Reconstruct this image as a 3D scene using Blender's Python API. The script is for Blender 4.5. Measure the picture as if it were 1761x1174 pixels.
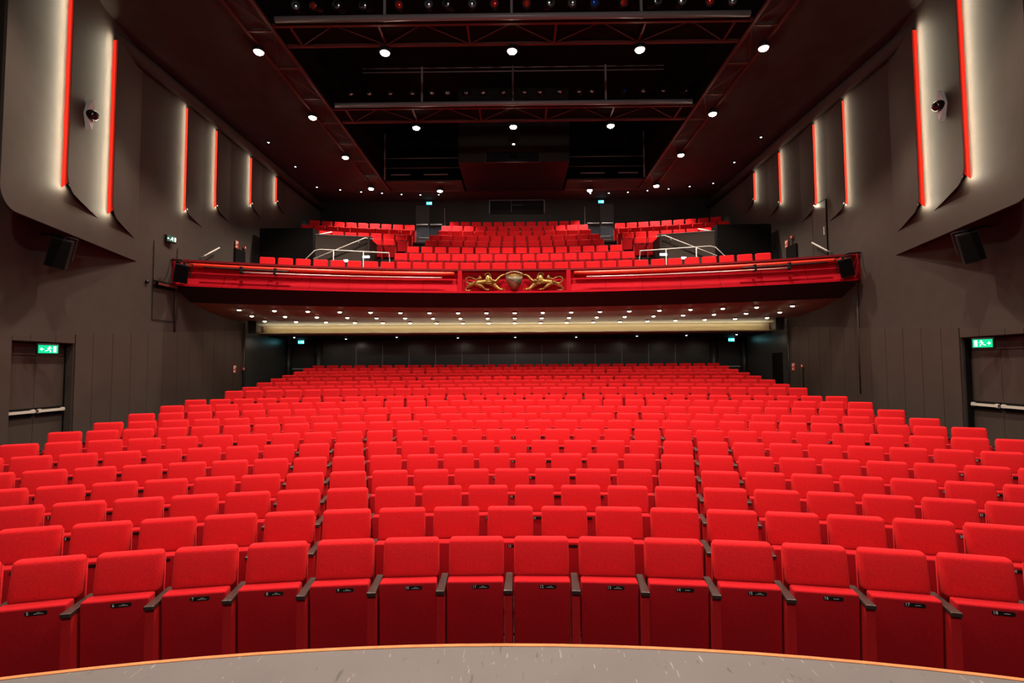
import bpy, bmesh, math, random
from mathutils import Vector, Matrix, Euler
random.seed(7)
PI = math.pi
for o in list(bpy.data.objects):
    bpy.data.objects.remove(o)
scene = bpy.context.scene
COL = scene.collection

# ------------------------------------------------------------------ camera
YAW, PITCH, ROLL = math.radians(.57), math.radians(2.85), math.radians(.35)
F_PX = 870.0
cam_data = bpy.data.cameras.new('camera')
cam_data.sensor_fit = 'HORIZONTAL'
cam_data.sensor_width = 36.0
cam_data.lens = F_PX * 36.0 / 1761.0
cam_data.clip_start = 0.05
cam_data.clip_end = 200
cam = bpy.data.objects.new('camera', cam_data)
COL.objects.link(cam)
fwd = Vector((-math.sin(YAW) * math.cos(PITCH), math.cos(YAW) * math.cos(PITCH), math.sin(PITCH)))
rgt = Vector((math.cos(YAW), math.sin(YAW), 0))
upv = rgt.cross(fwd)
r2 = rgt * math.cos(ROLL) - upv * math.sin(ROLL)
u2 = rgt * math.sin(ROLL) + upv * math.cos(ROLL)
m = Matrix((r2, u2, -fwd)).transposed().to_4x4()
m.translation = Vector((.08, 0, 2.43))
cam.matrix_world = m
scene.camera = cam

# ------------------------------------------------------------------ world, exposure, large lights
w = bpy.data.worlds.new('world')
scene.world = w
w.use_nodes = True
w.node_tree.nodes['Background'].inputs[0].default_value = (1.0, .93, .88, 1)
w.node_tree.nodes['Background'].inputs[1].default_value = 0.0
scene.view_settings.view_transform = 'Standard'
scene.view_settings.look = 'None'
scene.view_settings.gamma = 1.0
scene.view_settings.exposure = 0.0
scene.cycles.max_bounces = 6
scene.cycles.diffuse_bounces = 4
scene.cycles.sample_clamp_indirect = 4.0
scene.cycles.caustics_reflective = False
scene.cycles.caustics_refractive = False

WARM = (1.0, .83, .66)
def light(name, kind, loc, power, color=WARM, parent=None, rot=None, **kw):
    d = bpy.data.lights.new(name, kind)
    d.energy = power
    d.color = color
    for k, v in kw.items():
        setattr(d, k, v)
    o = bpy.data.objects.new(name, d)
    COL.objects.link(o)
    o.location = loc
    if rot is not None:
        o.rotation_euler = rot
    if parent:
        o.parent = parent
    return o
def aim(o, target):
    o.rotation_euler = (Vector(target) - o.location).to_track_quat('-Z', 'Y').to_euler()

# the stage work light over the photographer's head
P_STAGE, P_HOUSE, P_FRONT = 380, 1100, 1300
k = light('stage_work_light', 'SPOT', (0, -2.6, 8.6), P_STAGE * 4, (1, .9, .82), spot_size=math.radians(120), spot_blend=.5, shadow_soft_size=.25)
aim(k, (0, 10, 2.0))
# house lamps of the bays before the first bridge in the picture
for yy, n, pw in ((8.4, 5, 1.1), (4.2, 5, 1.0)):
    for i in range(n):
        light('house_light', 'SPOT', (-6.7 + 13.4 * i / (n - 1), yy, 10.7), P_FRONT * pw, WARM, spot_size=math.radians(105), spot_blend=.8, shadow_soft_size=.12)

# ------------------------------------------------------------------ materials
MATS = {}
def mat(name, color, rough=.7, metal=0.0, spec=.4, noise=0.0, scale=40.0, bump=0.0, bscale=None, sheen=0.0, emit=None, estr=0.0, coat=0.0):
    if name in MATS:
        return MATS[name]
    M = bpy.data.materials.new(name)
    M.use_nodes = True
    nt = M.node_tree
    b = nt.nodes['Principled BSDF']
    b.inputs['Base Color'].default_value = (*color, 1)
    b.inputs['Roughness'].default_value = rough
    b.inputs['Metallic'].default_value = metal
    b.inputs['Specular IOR Level'].default_value = spec
    b.inputs['Sheen Weight'].default_value = sheen
    b.inputs['Coat Weight'].default_value = coat
    if sheen:
        b.inputs['Sheen Tint'].default_value = (1, .16, .12, 1)
    if emit:
        b.inputs['Emission Color'].default_value = (*emit, 1)
        b.inputs['Emission Strength'].default_value = estr
    if noise or bump:
        tc = nt.nodes.new('ShaderNodeTexCoord')
        n = nt.nodes.new('ShaderNodeTexNoise')
        n.inputs['Scale'].default_value = scale
        n.inputs['Detail'].default_value = 4
        nt.links.new(tc.outputs['Object'], n.inputs['Vector'])
    if noise:
        r = nt.nodes.new('ShaderNodeValToRGB')
        r.color_ramp.elements[0].position = .3
        r.color_ramp.elements[1].position = .7
        r.color_ramp.elements[0].color = (*[c * (1 - noise) for c in color], 1)
        r.color_ramp.elements[1].color = (*[min(1, c * (1 + noise)) for c in color], 1)
        nt.links.new(n.outputs['Fac'], r.inputs['Fac'])
        nt.links.new(r.outputs['Color'], b.inputs['Base Color'])
    if bump:
        n2 = n
        if bscale:
            n2 = nt.nodes.new('ShaderNodeTexNoise')
            n2.inputs['Scale'].default_value = bscale
            n2.inputs['Detail'].default_value = 2
            nt.links.new(tc.outputs['Object'], n2.inputs['Vector'])
        bp = nt.nodes.new('ShaderNodeBump')
        bp.inputs['Strength'].default_value = bump
        bp.inputs['Distance'].default_value = .004
        nt.links.new(n2.outputs['Fac'], bp.inputs['Height'])
        nt.links.new(bp.outputs['Normal'], b.inputs['Normal'])
    MATS[name] = M
    return M

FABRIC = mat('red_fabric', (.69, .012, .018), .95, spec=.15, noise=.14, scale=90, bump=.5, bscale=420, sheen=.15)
FABRIC_FLAT = mat('red_flat_fabric', (.42, .006, .012), .95, spec=.15, noise=.10, scale=60, bump=.3, bscale=420, sheen=.1)  # darker copy of the seat red, shade in the gaps put into its colour
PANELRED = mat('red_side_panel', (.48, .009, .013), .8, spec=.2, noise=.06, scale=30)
WOOD = mat('dark_brown_wood', (.038, .020, .018), .38, spec=.5, noise=.25, scale=25)
PLATE = mat('black_plate', (.006, .006, .006), .35, spec=.5)
WHITE = mat('white_print', (.75, .75, .75), .5)
STEEL = mat('brushed_steel', (.66, .62, .56), .35, metal=.15)
WHITEPIPE = mat('pale_painted_steel', (.72, .68, .65), .4)
BLACK = mat('black_plastic', (.010, .010, .011), .45, spec=.4)
BLACKMATT = mat('matt_black', (.006, .005, .005), .9, spec=.1)
WALL = mat('brown_grey_wall', (.060, .045, .039), .75, spec=.25, noise=.06, scale=3, bump=.12, bscale=70)
WALLPANEL = mat('brown_grey_panelling', (.059, .044, .038), .5, spec=.35, noise=.08, scale=2)
DARKWALL = mat('dark_wall_panel', (.050, .050, .051), .32, spec=.5, noise=.1, scale=2)
DARKER = mat('near_black_wall', (.014, .011, .011), .6, spec=.3)
GROOVE = mat('shadow_gap', (.004, .003, .003), .9)
CEIL = mat('dark_ceiling', (.062, .054, .050), .85, spec=.15, noise=.1, scale=2)
CARPET = mat('dark_carpet', (.020, .018, .019), .95, spec=.1, noise=.3, scale=60)
CREAM = mat('cream_plaster', (.80, .72, .56), .6, spec=.3)
SOFFIT = mat('soffit_paint', (.30, .26, .19), .6, spec=.3, noise=.05, scale=3)
DARKSOFFIT = mat('dark_soffit_paint', (.030, .022, .021), .7, spec=.2)
FASCIA = mat('red_fascia', (.66, .006, .022), .7, spec=.15, noise=.04, scale=4)
FASCIADARK = mat('dark_red_lip', (.22, .004, .010), .5, spec=.3)
PAD = mat('orange_red_padded_rail', (.85, .035, .012), .35, spec=.5)
REDMETAL = mat('red_painted_steel', (.10, .018, .014), .5, spec=.4)
REDFACE = mat('red_strip_face', (.85, .020, .010), .6, spec=.2)
GREYPIPE = mat('grey_painted_steel', (.20, .19, .20), .4, spec=.5)
GOLD = mat('gilded_wood', (.46, .30, .09), .38, metal=.7, noise=.6, scale=16, bump=1.0, bscale=38)
STAGEWOOD = mat('orange_nosing', (.52, .19, .065), .5, noise=.15, scale=12)
LAMP = mat('lamp_lens', (1, 1, 1), .5, emit=(1, .86, .66), estr=60)
LAMPSMALL = mat('downlight_lens', (1, 1, 1), .5, emit=(1, .86, .64), estr=26)
LAMPCOOL = mat('cool_spot_lens', (1, 1, 1), .5, emit=(.86, .84, 1), estr=14)
EXITGREEN = mat('lit_exit_green', (.0, .3, .12), .4, emit=(.0, .62, .26), estr=1.1)
EXITCYAN = mat('lit_exit_cyan', (.0, .3, .3), .4, emit=(.02, .62, .75), estr=2.4)
EXITWHITE = mat('lit_exit_white', (.9, .9, .9), .4, emit=(.75, 1, .9), estr=2.4)
SIGNRED = mat('sign_red', (.62, .05, .035), .5)
LENSGLASS = mat('stage_lens_glass', (.85, .88, .95), .18, metal=1.0)
LENSRED = mat('red_filter_glass', (.8, .05, .04), .15, metal=.6)
LENSBLUE = mat('blue_filter_glass', (.03, .10, .55), .15, metal=.6)

# stage floor: grey, scuffed
def stage_material():
    M = bpy.data.materials.new('scuffed_grey_stage_floor')
    M.use_nodes = True
    nt = M.node_tree
    b = nt.nodes['Principled BSDF']
    b.inputs['Roughness'].default_value = .42
    tc = nt.nodes.new('ShaderNodeTexCoord')
    def noise(sc, det, stretch=None, rot=0):
        n = nt.nodes.new('ShaderNodeTexNoise')
        n.inputs['Scale'].default_value = sc
        n.inputs['Detail'].default_value = det
        mp = nt.nodes.new('ShaderNodeMapping')
        mp.inputs['Rotation'].default_value = (0, 0, rot)
        if stretch:
            mp.inputs['Scale'].default_value = stretch
        nt.links.new(tc.outputs['Object'], mp.inputs['Vector'])
        nt.links.new(mp.outputs['Vector'], n.inputs['Vector'])
        return n
    base = nt.nodes.new('ShaderNodeValToRGB')
    base.color_ramp.elements[0].color = (.108, .095, .097, 1)
    base.color_ramp.elements[1].color = (.150, .132, .134, 1)
    n0 = noise(2.2, 8)
    nt.links.new(n0.outputs['Fac'], base.inputs['Fac'])
    cur = base.outputs['Color']
    # fine scratches and scuffs, dark and light, in several directions
    for rot, wx, wy, lo, col in ((.5, 26, 5, .70, (.34, .30, .29, 1)), (1.9, 30, 4, .71, (.36, .33, .32, 1)), (-.7, 22, 4, .70, (.045, .038, .038, 1)), (2.6, 30, 6, .71, (.05, .042, .042, 1)), (1.1, 34, 3, .72, (.30, .27, .26, 1))):
        n = noise(1.0, 2, (wx * 1.7, wy * 1.5, 1), rot)
        r = nt.nodes.new('ShaderNodeValToRGB')
        r.color_ramp.elements[0].position = lo
        r.color_ramp.elements[1].position = lo + .02
        r.color_ramp.elements[0].color = (0, 0, 0, 1)
        r.color_ramp.elements[1].color = (.6, .6, .6, 1)
        nt.links.new(n.outputs['Fac'], r.inputs['Fac'])
        mx = nt.nodes.new('ShaderNodeMixRGB')
        nt.links.new(r.outputs['Color'], mx.inputs['Fac'])
        nt.links.new(cur, mx.inputs['Color1'])
        mx.inputs['Color2'].default_value = col
        cur = mx.outputs['Color']
    nt.links.new(cur, b.inputs['Base Color'])
    return M
STAGE = stage_material()

# ------------------------------------------------------------------ mesh helpers
class MB:
    def __init__(s):
        s.v = []; s.f = []; s.m = []; s.mi = 0
    def add(s, vs, fs):
        n = len(s.v)
        s.v += [tuple(v) for v in vs]
        s.f += [tuple(i + n for i in f) for f in fs]
        s.m += [s.mi] * len(fs)
        return s
    def box(s, x0, x1, y0, y1, z0, z1, T=None, skew=0.0):
        """axis box; skew shifts the top in y"""
        vs = [Vector((x, y + (skew if z == z1 else 0), z)) for z in (z0, z1) for y in (y0, y1) for x in (x0, x1)]
        if T is not None:
            vs = [T @ v for v in vs]
        return s.add(vs, [(0, 2, 3, 1), (4, 5, 7, 6), (0, 1, 5, 4), (2, 6, 7, 3), (0, 4, 6, 2), (1, 3, 7, 5)])
    def quad(s, a, b, c, d):
        return s.add([a, b, c, d], [(0, 1, 2, 3)])
    def tube(s, pts, r, n=8, caps=True):
        pts = [Vector(p) for p in pts]
        rings = []
        for i, p in enumerate(pts):
            a = pts[max(i - 1, 0)]; b = pts[min(i + 1, len(pts) - 1)]
            t = (b - a).normalized()
            q = t.to_track_quat('Z', 'Y')
            rr = r[i] if isinstance(r, (list, tuple)) else r
            rings.append([p + q @ Vector((rr * math.cos(2 * PI * k / n), rr * math.sin(2 * PI * k / n), 0)) for k in range(n)])
        vs = [v for ring in rings for v in ring]
        fs = [(i * n + k, i * n + (k + 1) % n, (i + 1) * n + (k + 1) % n, (i + 1) * n + k) for i in range(len(pts) - 1) for k in range(n)]
        if caps:
            fs += [tuple(range(n - 1, -1, -1)), tuple(range((len(pts) - 1) * n, len(pts) * n))]
        return s.add(vs, fs)
    def lathe(s, prof, n=20, T=None):
        """prof: (r, z) from one end to the other, closed with caps when r > 0"""
        vs = []
        for r, z in prof:
            for k in range(n):
                v = Vector((r * math.cos(2 * PI * k / n), r * math.sin(2 * PI * k / n), z))
                vs.append(T @ v if T is not None else v)
        fs = [(i * n + k, i * n + (k + 1) % n, (i + 1) * n + (k + 1) % n, (i + 1) * n + k) for i in range(len(prof) - 1) for k in range(n)]
        fs += [tuple(range(n - 1, -1, -1)), tuple(range((len(prof) - 1) * n, len(prof) * n))]
        return s.add(vs, fs)
    def mesh(s, name, mats, smooth=False):
        me = bpy.data.meshes.new(name)
        me.from_pydata(s.v, [], s.f)
        for mm in (mats if isinstance(mats, (list, tuple)) else [mats]):
            me.materials.append(mm)
        if any(s.m):
            me.polygons.foreach_set('material_index', s.m)
        if smooth:
            me.polygons.foreach_set('use_smooth', [True] * len(me.polygons))
        me.update()
        return me
    def build(s, name, mats, parent=None, smooth=False):
        return link(name, s.mesh(name, mats, smooth), parent)

def link(name, me, parent=None):
    o = bpy.data.objects.new(name, me)
    COL.objects.link(o)
    if parent:
        o.parent = parent
    return o
def tag(o, label=None, cat=None, group=None, kind=None):
    if label: o['label'] = label
    if cat: o['category'] = cat
    if group: o['group'] = group
    if kind: o['kind'] = kind
    return o
def empty(name, loc=(0, 0, 0), rz=0.0):
    o = bpy.data.objects.new(name, None)
    o.empty_display_size = .1
    COL.objects.link(o)
    o.location = loc
    o.rotation_euler = (0, 0, rz)
    return o
def struct(name, mb, mats, parent=None, smooth=False):
    o = mb.build(name, mats, parent, smooth)
    if not parent:
        o['kind'] = 'structure'
    return o
def children(o):
    return [c for c in bpy.data.objects if c.parent == o]
def snapshot(root):
    """the parts of a prototype, kept as a tree so that copies need no searching"""
    return (root, [snapshot(c) for c in children(root)])
def dup(tree, loc=None, rz=None, parent=None, name=None):
    root, kids = tree
    r = root.copy()
    if name: r.name = name
    COL.objects.link(r)
    if loc is not None: r.location = loc
    if rz is not None: r.rotation_euler = (0, 0, rz)
    if parent is not None: r.parent = parent
    for k in kids:
        dup(k, parent=r)
    return r
def rounded(x0, x1, y0, y1, z0, z1, bev=.02, seg=3, skew=0.0, puff=0.0):
    bm = bmesh.new()
    bmesh.ops.create_cube(bm, size=1)
    for v in bm.verts:
        v.co = Vector((x0 + (v.co.x + .5) * (x1 - x0), y0 + (v.co.y + .5) * (y1 - y0), z0 + (v.co.z + .5) * (z1 - z0)))
    bmesh.ops.bevel(bm, geom=bm.edges[:], offset=bev, segments=seg, profile=.5, affect='EDGES')
    if puff:
        big = [f for f in bm.faces if abs(f.normal.y) > .9 and f.calc_area() > .05]
        r = bmesh.ops.inset_region(bm, faces=big, thickness=.05)
        for f in big:
            for v in f.verts:
                v.co.y += puff * (1 if f.normal.y > 0 else -1)
    if skew:
        for v in bm.verts:
            v.co.y += skew * (v.co.z - z0) / (z1 - z0)
    mb = MB()
    bm.verts.index_update()
    mb.add([v.co[:] for v in bm.verts], [[v.index for v in f.verts] for f in bm.faces])
    bm.free()
    return mb
def text_mesh(body, size, material, extrude=.0008):
    cu = bpy.data.curves.new('text', 'FONT')
    cu.body = body
    cu.size = size
    cu.align_x = 'CENTER'
    cu.align_y = 'CENTER'
    cu.extrude = extrude
    cu.resolution_u = 2
    o = bpy.data.objects.new('text', cu)
    me = bpy.data.meshes.new_from_object(o)
    bpy.data.objects.remove(o)
    bpy.data.curves.remove(cu)
    me.materials.clear()
    me.materials.append(material)
    # stand it up, reading from -y
    me.transform(Matrix.Rotation(PI / 2, 4, 'X'))
    return me
ORD = ['first', 'second', 'third', 'fourth', 'fifth', 'sixth', 'seventh', 'eighth', 'ninth', 'tenth', 'eleventh', 'twelfth', 'thirteenth', 'fourteenth', 'fifteenth', 'sixteenth', 'seventeenth', 'eighteenth', 'nineteenth', 'twentieth']

YC = -9.55          # all seat rows are arcs around (0, YC)
def on_arc(R, th, z=0.0):
    return Vector((R * math.sin(th), YC + R * math.cos(th), z))
def yarc(R, x):
    return YC + math.sqrt(R * R - x * x)

# ------------------------------------------------------------------ floor terraces
stall_top = [1.012, 1.030, 1.045, 1.068, 1.125, 1.202, 1.284, 1.358, 1.42, 1.503, 1.597, 1.673, 1.789, 1.867, 1.972, 2.080, 2.179, 2.293, 2.415, 2.528]
stall_d = [4.24 + .849 * i for i in range(12)] + [15.6 + .85 * i for i in range(8)]
SEAT_H = .97
def base_of(ztop, d):
    return ztop - .06 * (2.43 - ztop) / d - SEAT_H
stall = [(d - YC, base_of(z, d)) for d, z in zip(stall_d, stall_top)]
def ring(mb, R0, R1, z0, z1, x0, x1, n=28):
    """terrace between radii, top at z1, riser from z0 at R0, cut at x0..x1"""
    xs = [x0 + (x1 - x0) * i / n for i in range(n + 1)]
    vs = []
    for x in xs:
        ya, yb = yarc(R0, x), yarc(R1, x)
        vs += [(x, ya, z0), (x, ya, z1), (x, yb, z1), (x, yb, z0)]
    fs = []
    for i in range(n):
        a = i * 4; b = a + 4
        fs += [(a, b, b + 1, a + 1), (a + 1, b + 1, b + 2, a + 2), (a + 2, b + 2, b + 3, a + 3)]
    fs += [(0, 1, 2, 3), (n * 4 + 3, n * 4 + 2, n * 4 + 1, n * 4)]
    mb.add(vs, fs)
fl = MB()
prev = stall[0][0] - 2.2
zl = stall[0][1]
for i, (R, zf) in enumerate(stall):
    nxt = stall[i + 1][0] - .42 if i < 19 else R + 3.2
    start = R - .42 if i else prev
    if i == 12:
        start = stall[11][0] + .43
    if i == 11:
        nxt = R + .43
    ring(fl, start, nxt, -.3, zf, -10.6, 10.6)
struct('floor', fl, CARPET)

# stage: curved front, grey floor with an orange wooden nosing
SR, SC, SZ = 10.43, -7.55, .9
st = MB()
n = 60
def spt(x, R, z):
    return (x, SC + math.sqrt(max(R * R - x * x, 0)), z)
xs = [-8 + 16 * i / n for i in range(n + 1)]
for i in range(n):
    a, b = xs[i], xs[i + 1]
    st.quad((a, -4, SZ), (b, -4, SZ), spt(b, SR - .03, SZ), spt(a, SR - .03, SZ))
    st.quad(spt(a, SR - .04, SZ - .02), spt(b, SR - .04, SZ - .02), spt(b, SR - .04, 0), spt(a, SR - .04, 0))
stage = struct('floor_stage', st, STAGE)
ng = MB()
for i in range(n):
    a, b = xs[i], xs[i + 1]
    ng.quad(spt(a, SR - .03, SZ + .003), spt(b, SR - .03, SZ + .003), spt(b, SR, SZ + .001), spt(a, SR, SZ + .001))
    ng.quad(spt(a, SR, SZ + .001), spt(b, SR, SZ + .001), spt(b, SR, SZ - .04), spt(a, SR, SZ - .04))
    ng.quad(spt(a, SR - .035, SZ - .04), spt(b, SR - .035, SZ - .04), spt(b, SR, SZ - .04), spt(a, SR, SZ - .04))
    ng.quad(spt(a, SR - .03, SZ), spt(b, SR - .03, SZ), spt(b, SR - .03, SZ + .003), spt(a, SR - .03, SZ + .003))
struct('trim_1', ng, STAGEWOOD)

# ------------------------------------------------------------------ walls
XW = 10.0
def shell_x(y):
    """inner face of the big wall shell, |x|"""
    return min(XW, 8.88 + .24 * (y - 8.55)) if y >= 8.55 else 8.88
BALC_F = 14.75
for s, side in ((-1, 'left'), (1, 'right')):
    wl = MB()
    # lower and upper main wall, one plane up to the splayed rear bay
    def wq(y0, y1, z0, z1, x=XW, x2=None):
        x2 = x if x2 is None else x2
        wl.quad((s * x, y0, z0), (s * x2, y1, z0), (s * x2, y1, z1), (s * x, y0, z1))
    DY0, DY1, DZ1 = 9.95, 11.38, 3.0
    wq(2, DY0, -.4, 11.2); wq(DY0, DY1, DZ1, 11.2); wq(DY1, 18.6, -.4, 11.2)
    wq(18.6, 23.5, -.4, 4.9, XW, 10.6)
    wq(18.6, 25.6, 4.9, 11.2)
    # door reveal
    wl.quad((s * XW, DY0, -.4), (s * (XW + .22), DY0, -.4), (s * (XW + .22), DY0, DZ1), (s * XW, DY0, DZ1))
    wl.quad((s * XW, DY1, -.4), (s * (XW + .22), DY1, -.4), (s * (XW + .22), DY1, DZ1), (s * XW, DY1, DZ1))
    wl.quad((s * XW, DY0, DZ1), (s * (XW + .22), DY0, DZ1), (s * (XW + .22), DY1, DZ1), (s * XW, DY1, DZ1))
    wl.quad((s * (XW + .22), DY0, -.4), (s * (XW + .22), DY1, -.4), (s * (XW + .22), DY1, DZ1), (s * (XW + .22), DY0, DZ1))
    wall = struct('wall_' + side, wl, WALL)
    # cladding boards with shadow gaps below the rising dado line
    cl = MB()
    def ztopc(y): return 3.09 + .083 * (y - 9.74)
    edges = [2 + .62 * i for i in range(13)] + [DY0]
    segs = list(zip(edges[:-1], edges[1:]))
    segs += [(DY1 + .02, 11.88), (11.88, 12.46), (12.46, 13.05), (13.05, 13.66), (13.66, 14.26), (14.26, 14.85), (14.85, 15.4), (15.4, 16.05), (16.05, 16.65), (16.65, 17.25), (17.25, 17.85), (17.85, 18.3)]
    for a, b in segs:
        if b - a < .1: continue
        a2, b2 = a + .006, b - .006
        x0, x1 = s * (XW - .035), s * XW
        vs = [(x0, a2, -.4), (x0, b2, -.4), (x0, b2, ztopc(b2)), (x0, a2, ztopc(a2)), (x1, a2, -.4), (x1, b2, -.4), (x1, b2, ztopc(b2)), (x1, a2, ztopc(a2))]
        cl.add(vs, [(0, 1, 2, 3), (3, 2, 6, 7), (0, 3, 7, 4), (1, 5, 6, 2)])
    for a, b in ((DY0, 10.33), (10.33, 10.9), (10.9, DY1)):
        x0, x1 = s * (XW - .035), s * XW
        a2, b2 = a + .006, b - .006
        vs = [(x0, a2, DZ1 + .02), (x0, b2, DZ1 + .02), (x0, b2, ztopc(b2)), (x0, a2, ztopc(a2)), (x1, a2, DZ1 + .02), (x1, b2, DZ1 + .02), (x1, b2, ztopc(b2)), (x1, a2, ztopc(a2))]
        cl.add(vs, [(0, 1, 2, 3), (3, 2, 6, 7), (0, 3, 7, 4), (1, 5, 6, 2), (0, 4, 5, 1)])
    cl.build('panelling', WALLPANEL, wall)
    # darker smooth facing of the rear bay under the balcony
    rb = MB()
    for a, b in ((18.62, 21.0), (21.02, 23.45)):
        xa = XW + (a - 18.6) * .6 / 4.9 - .03
        xb = XW + (b - 18.6) * .6 / 4.9 - .03
        za = 3.75
        if s > 0 and a < 19:   # doorway in the right bay
            for (p, q, z0, z1) in ((18.62, 19.05, 0, za), (19.05, 20.1, 2.9, za), (20.1, 21.0, 0, za)):
                xp = XW + (p - 18.6) * .1225 - .03; xq = XW + (q - 18.6) * .1225 - .03
                rb.quad((s * xp, p, z0), (s * xq, q, z0), (s * xq, q, z1), (s * xp, p, z1))
            rb.mi = 1
            rb.quad((s * (XW + .03), 19.05, 0), (s * (XW + .15), 20.1, 0), (s * (XW + .15), 20.1, 2.9), (s * (XW + .03), 19.05, 2.9))
            rb.mi = 0
            continue
        rb.quad((s * xa, a, 0), (s * xb, b, 0), (s * xb, b, za), (s * xa, a, za))
    rb.build('rear_bay_facing', [DARKWALL, BLACKMATT], wall)
    pp = MB(); pp.tube([(s * (XW - .02), 18.55, .8), (s * (XW - .02), 18.55, 4.1)], .025, 8)
    pp.build('corner_post', DARKWALL, wall, True)

    # the double door at the side of the stalls
    dr = empty('door_1' if s < 0 else 'door_2', (s * (XW + .2), 10.66, .52))
    dr['kind'] = 'structure'
    for j, (a, b) in enumerate(((DY0 + .03, 10.655), (10.665, DY1 - .03))):
        lf = MB(); lf.box(-.03 if s > 0 else -.02, .02 if s > 0 else .03, a - 10.66, b - 10.66, -.3, 2.2)
        lf.build('door_leaf', WALLPANEL, dr)
        bk = MB(); bk.box(-s * .05 - .02, -s * .05 + .02, a - 10.66 + .02, b - 10.66 - .02, .93, 1.10)
        bk.build('push_bar_backplate', BLACKMATT, dr)
        ba = MB(); ba.box(-s * .10 - .02, -s * .10 + .02, a - 10.66 + .03, b - 10.66 - .03, 1.00, 1.055)
        ba.box(-s * .075 - .03, -s * .075 + .03, a - 10.66 + .03, a - 10.66 + .10, .985, 1.07)
        ba.box(-s * .075 - .03, -s * .075 + .03, b - 10.66 - .10, b - 10.66 - .03, .985, 1.07)
        ba.build('push_bar', STEEL, dr)
    tr = MB(); tr.box(-.02, .02, DY0 - 10.66 + .03, DY1 - 10.66 - .03, 2.215, 2.47)
    tr.build('overpanel', WALLPANEL, dr)
    jb = MB()
    for yj in (DY0 + .01, DY1 - .03):
        jb.box(-.15, .05, yj - 10.66, yj - 10.66 + .02, -.3, 2.47)
    jb.box(-.15, .05, DY0 + .01 - 10.66, DY1 - .01 - 10.66, 2.46, 2.475)
    jb.build('door_frame', BLACKMATT, dr)

    # shell: sheet hovering off the wall with a curved lower edge
    def sheet(mb, ys, xin, zb, zt, th):
        """curved sheet; xin(y) inner face, zb(y) lower edge; thickness th towards the wall"""
        A = [(s * xin(y), y, zb(y)) for y in ys]; B = [(s * xin(y), y, zt) for y in ys]
        Cc = [(s * (xin(y) + th(y)), y, zb(y)) for y in ys]; D = [(s * (xin(y) + th(y)), y, zt) for y in ys]
        N = len(ys)
        fs = []
        for i in range(N - 1):
            fs += [(i, i + 1, N + i + 1, N + i), (2 * N + i, 3 * N + i, 3 * N + i + 1, 2 * N + i + 1), (i, 2 * N + i, 2 * N + i + 1, i + 1)]
        fs.append((0, N, 3 * N, 2 * N))
        mb.add(A + B + Cc + D, fs)
    y0 = 8.55
    ys = [y0 + .4 * (1 - math.cos(PI / 2 * t / 8)) for t in range(9)] + [y0 + .4 + (13.2 - y0 - .4) * t / 12 for t in range(1, 13)]
    def zb_shell(y):
        q = min((y - y0) / .4, 1)
        return 5.28 + .4 * (1 - math.sqrt(max(0, 1 - (1 - q) ** 2)))
    sh = MB()
    sheet(sh, ys, shell_x, zb_shell, 11.0, lambda y: max(0, min(.06, XW - shell_x(y))))
    sh.build('wall_shell', WALL, wall)

    # fins: shingle-like wall panels, each with a red lit edge
    data = [(10.10, 6.12, .17, 1.35, 11.0), (11.75, 6.07, .17, 1.35, 10.42), (14.98, 7.16, .12, 1.0, 10.42), (16.5, 7.75 if s < 0 else 7.58, .12, 1.0, 10.42), (18.7, 8.55 if s < 0 else 8.42, .12, 1.0, 10.42), (20.7, 9.3 if s < 0 else 9.2, .12, 1.0, 10.42)]
    for (yk, zk, p, L, zt) in data:
        def base(y): return shell_x(y)
        def xin(y, yk=yk, p=p, L=L): return base(y) - p * max(0, 1 - (y - yk) / L) ** 1.15
        rr = .32 if p > .15 else .26
        def zb(y, yk=yk, zk=zk, L=L, rr=rr):
            q = min((y - yk + .05) / rr, 1)
            return zk - .22 * (y - yk) / L + (rr * 1.0) * (1 - math.sqrt(max(0, 1 - (1 - q) ** 2)))
        ysf = [yk - .05 + rr * (1 - math.cos(PI / 2 * t / 8)) for t in range(9)] + [yk - .05 + rr + (L - rr) * t / 8 for t in range(1, 9)]
        f = MB()
        sheet(f, ysf, xin, zb, zt, lambda y: min(.02, max(0.0, base(y) - xin(y))))
        f.build('wall_fin', WALL, wall)
        e = MB()
        zlo = zk + rr * .5
        e.quad((s * (xin(yk) + .015), yk + .03, zlo), (s * (base(yk) + .01), yk + .03, zlo - .12), (s * (base(yk) + .01), yk + .03, zt - .03), (s * (xin(yk) + .015), yk + .03, zt - .03))
        e.build('red_edge', REDFACE, wall)
        led = light('led_strip', 'AREA', (s * (xin(yk) + .028), yk - .015, (zk + zt) / 2 + .02), 0, (1, .92, .66), parent=wall,
                    shape='RECTANGLE', size=.025, size_y=(zt - zk) + .02)
        led.data.energy = (12 if p > .15 else 5.5) * (zt - zk)
        # local -Z (emission) towards the wall and the stage, local Y vertical
        d = (Vector((s * .55, -.83, 0)) if p > .15 else Vector((s * .9, -.43, 0))).normalized()
        zax = -d; yax = Vector((0, 0, 1)); xax = yax.cross(zax)
        mm = Matrix((xax, yax, zax)).transposed()
        led.rotation_euler = mm.to_euler()
        foot = light('led_foot', 'AREA', (s * (xin(yk + .1) + .03), yk + .08, zk + .10), 3.0 if p > .15 else 2.0, (1, .92, .66), parent=wall, shape='RECTANGLE', size=.16, size_y=.02)
        foot.rotation_euler = Vector((s * .5, -.45, -.75)).to_track_quat('-Z', 'Y').to_euler()
    # cornice
    co = MB()
    co.tube([(s * 9.82, 8.0, 10.60), (s * 9.82, 25.3, 10.60)], .17, 14)
    co.build('trim_2' if s < 0 else 'trim_3', WALL, None, True)['kind'] = 'structure'

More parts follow.
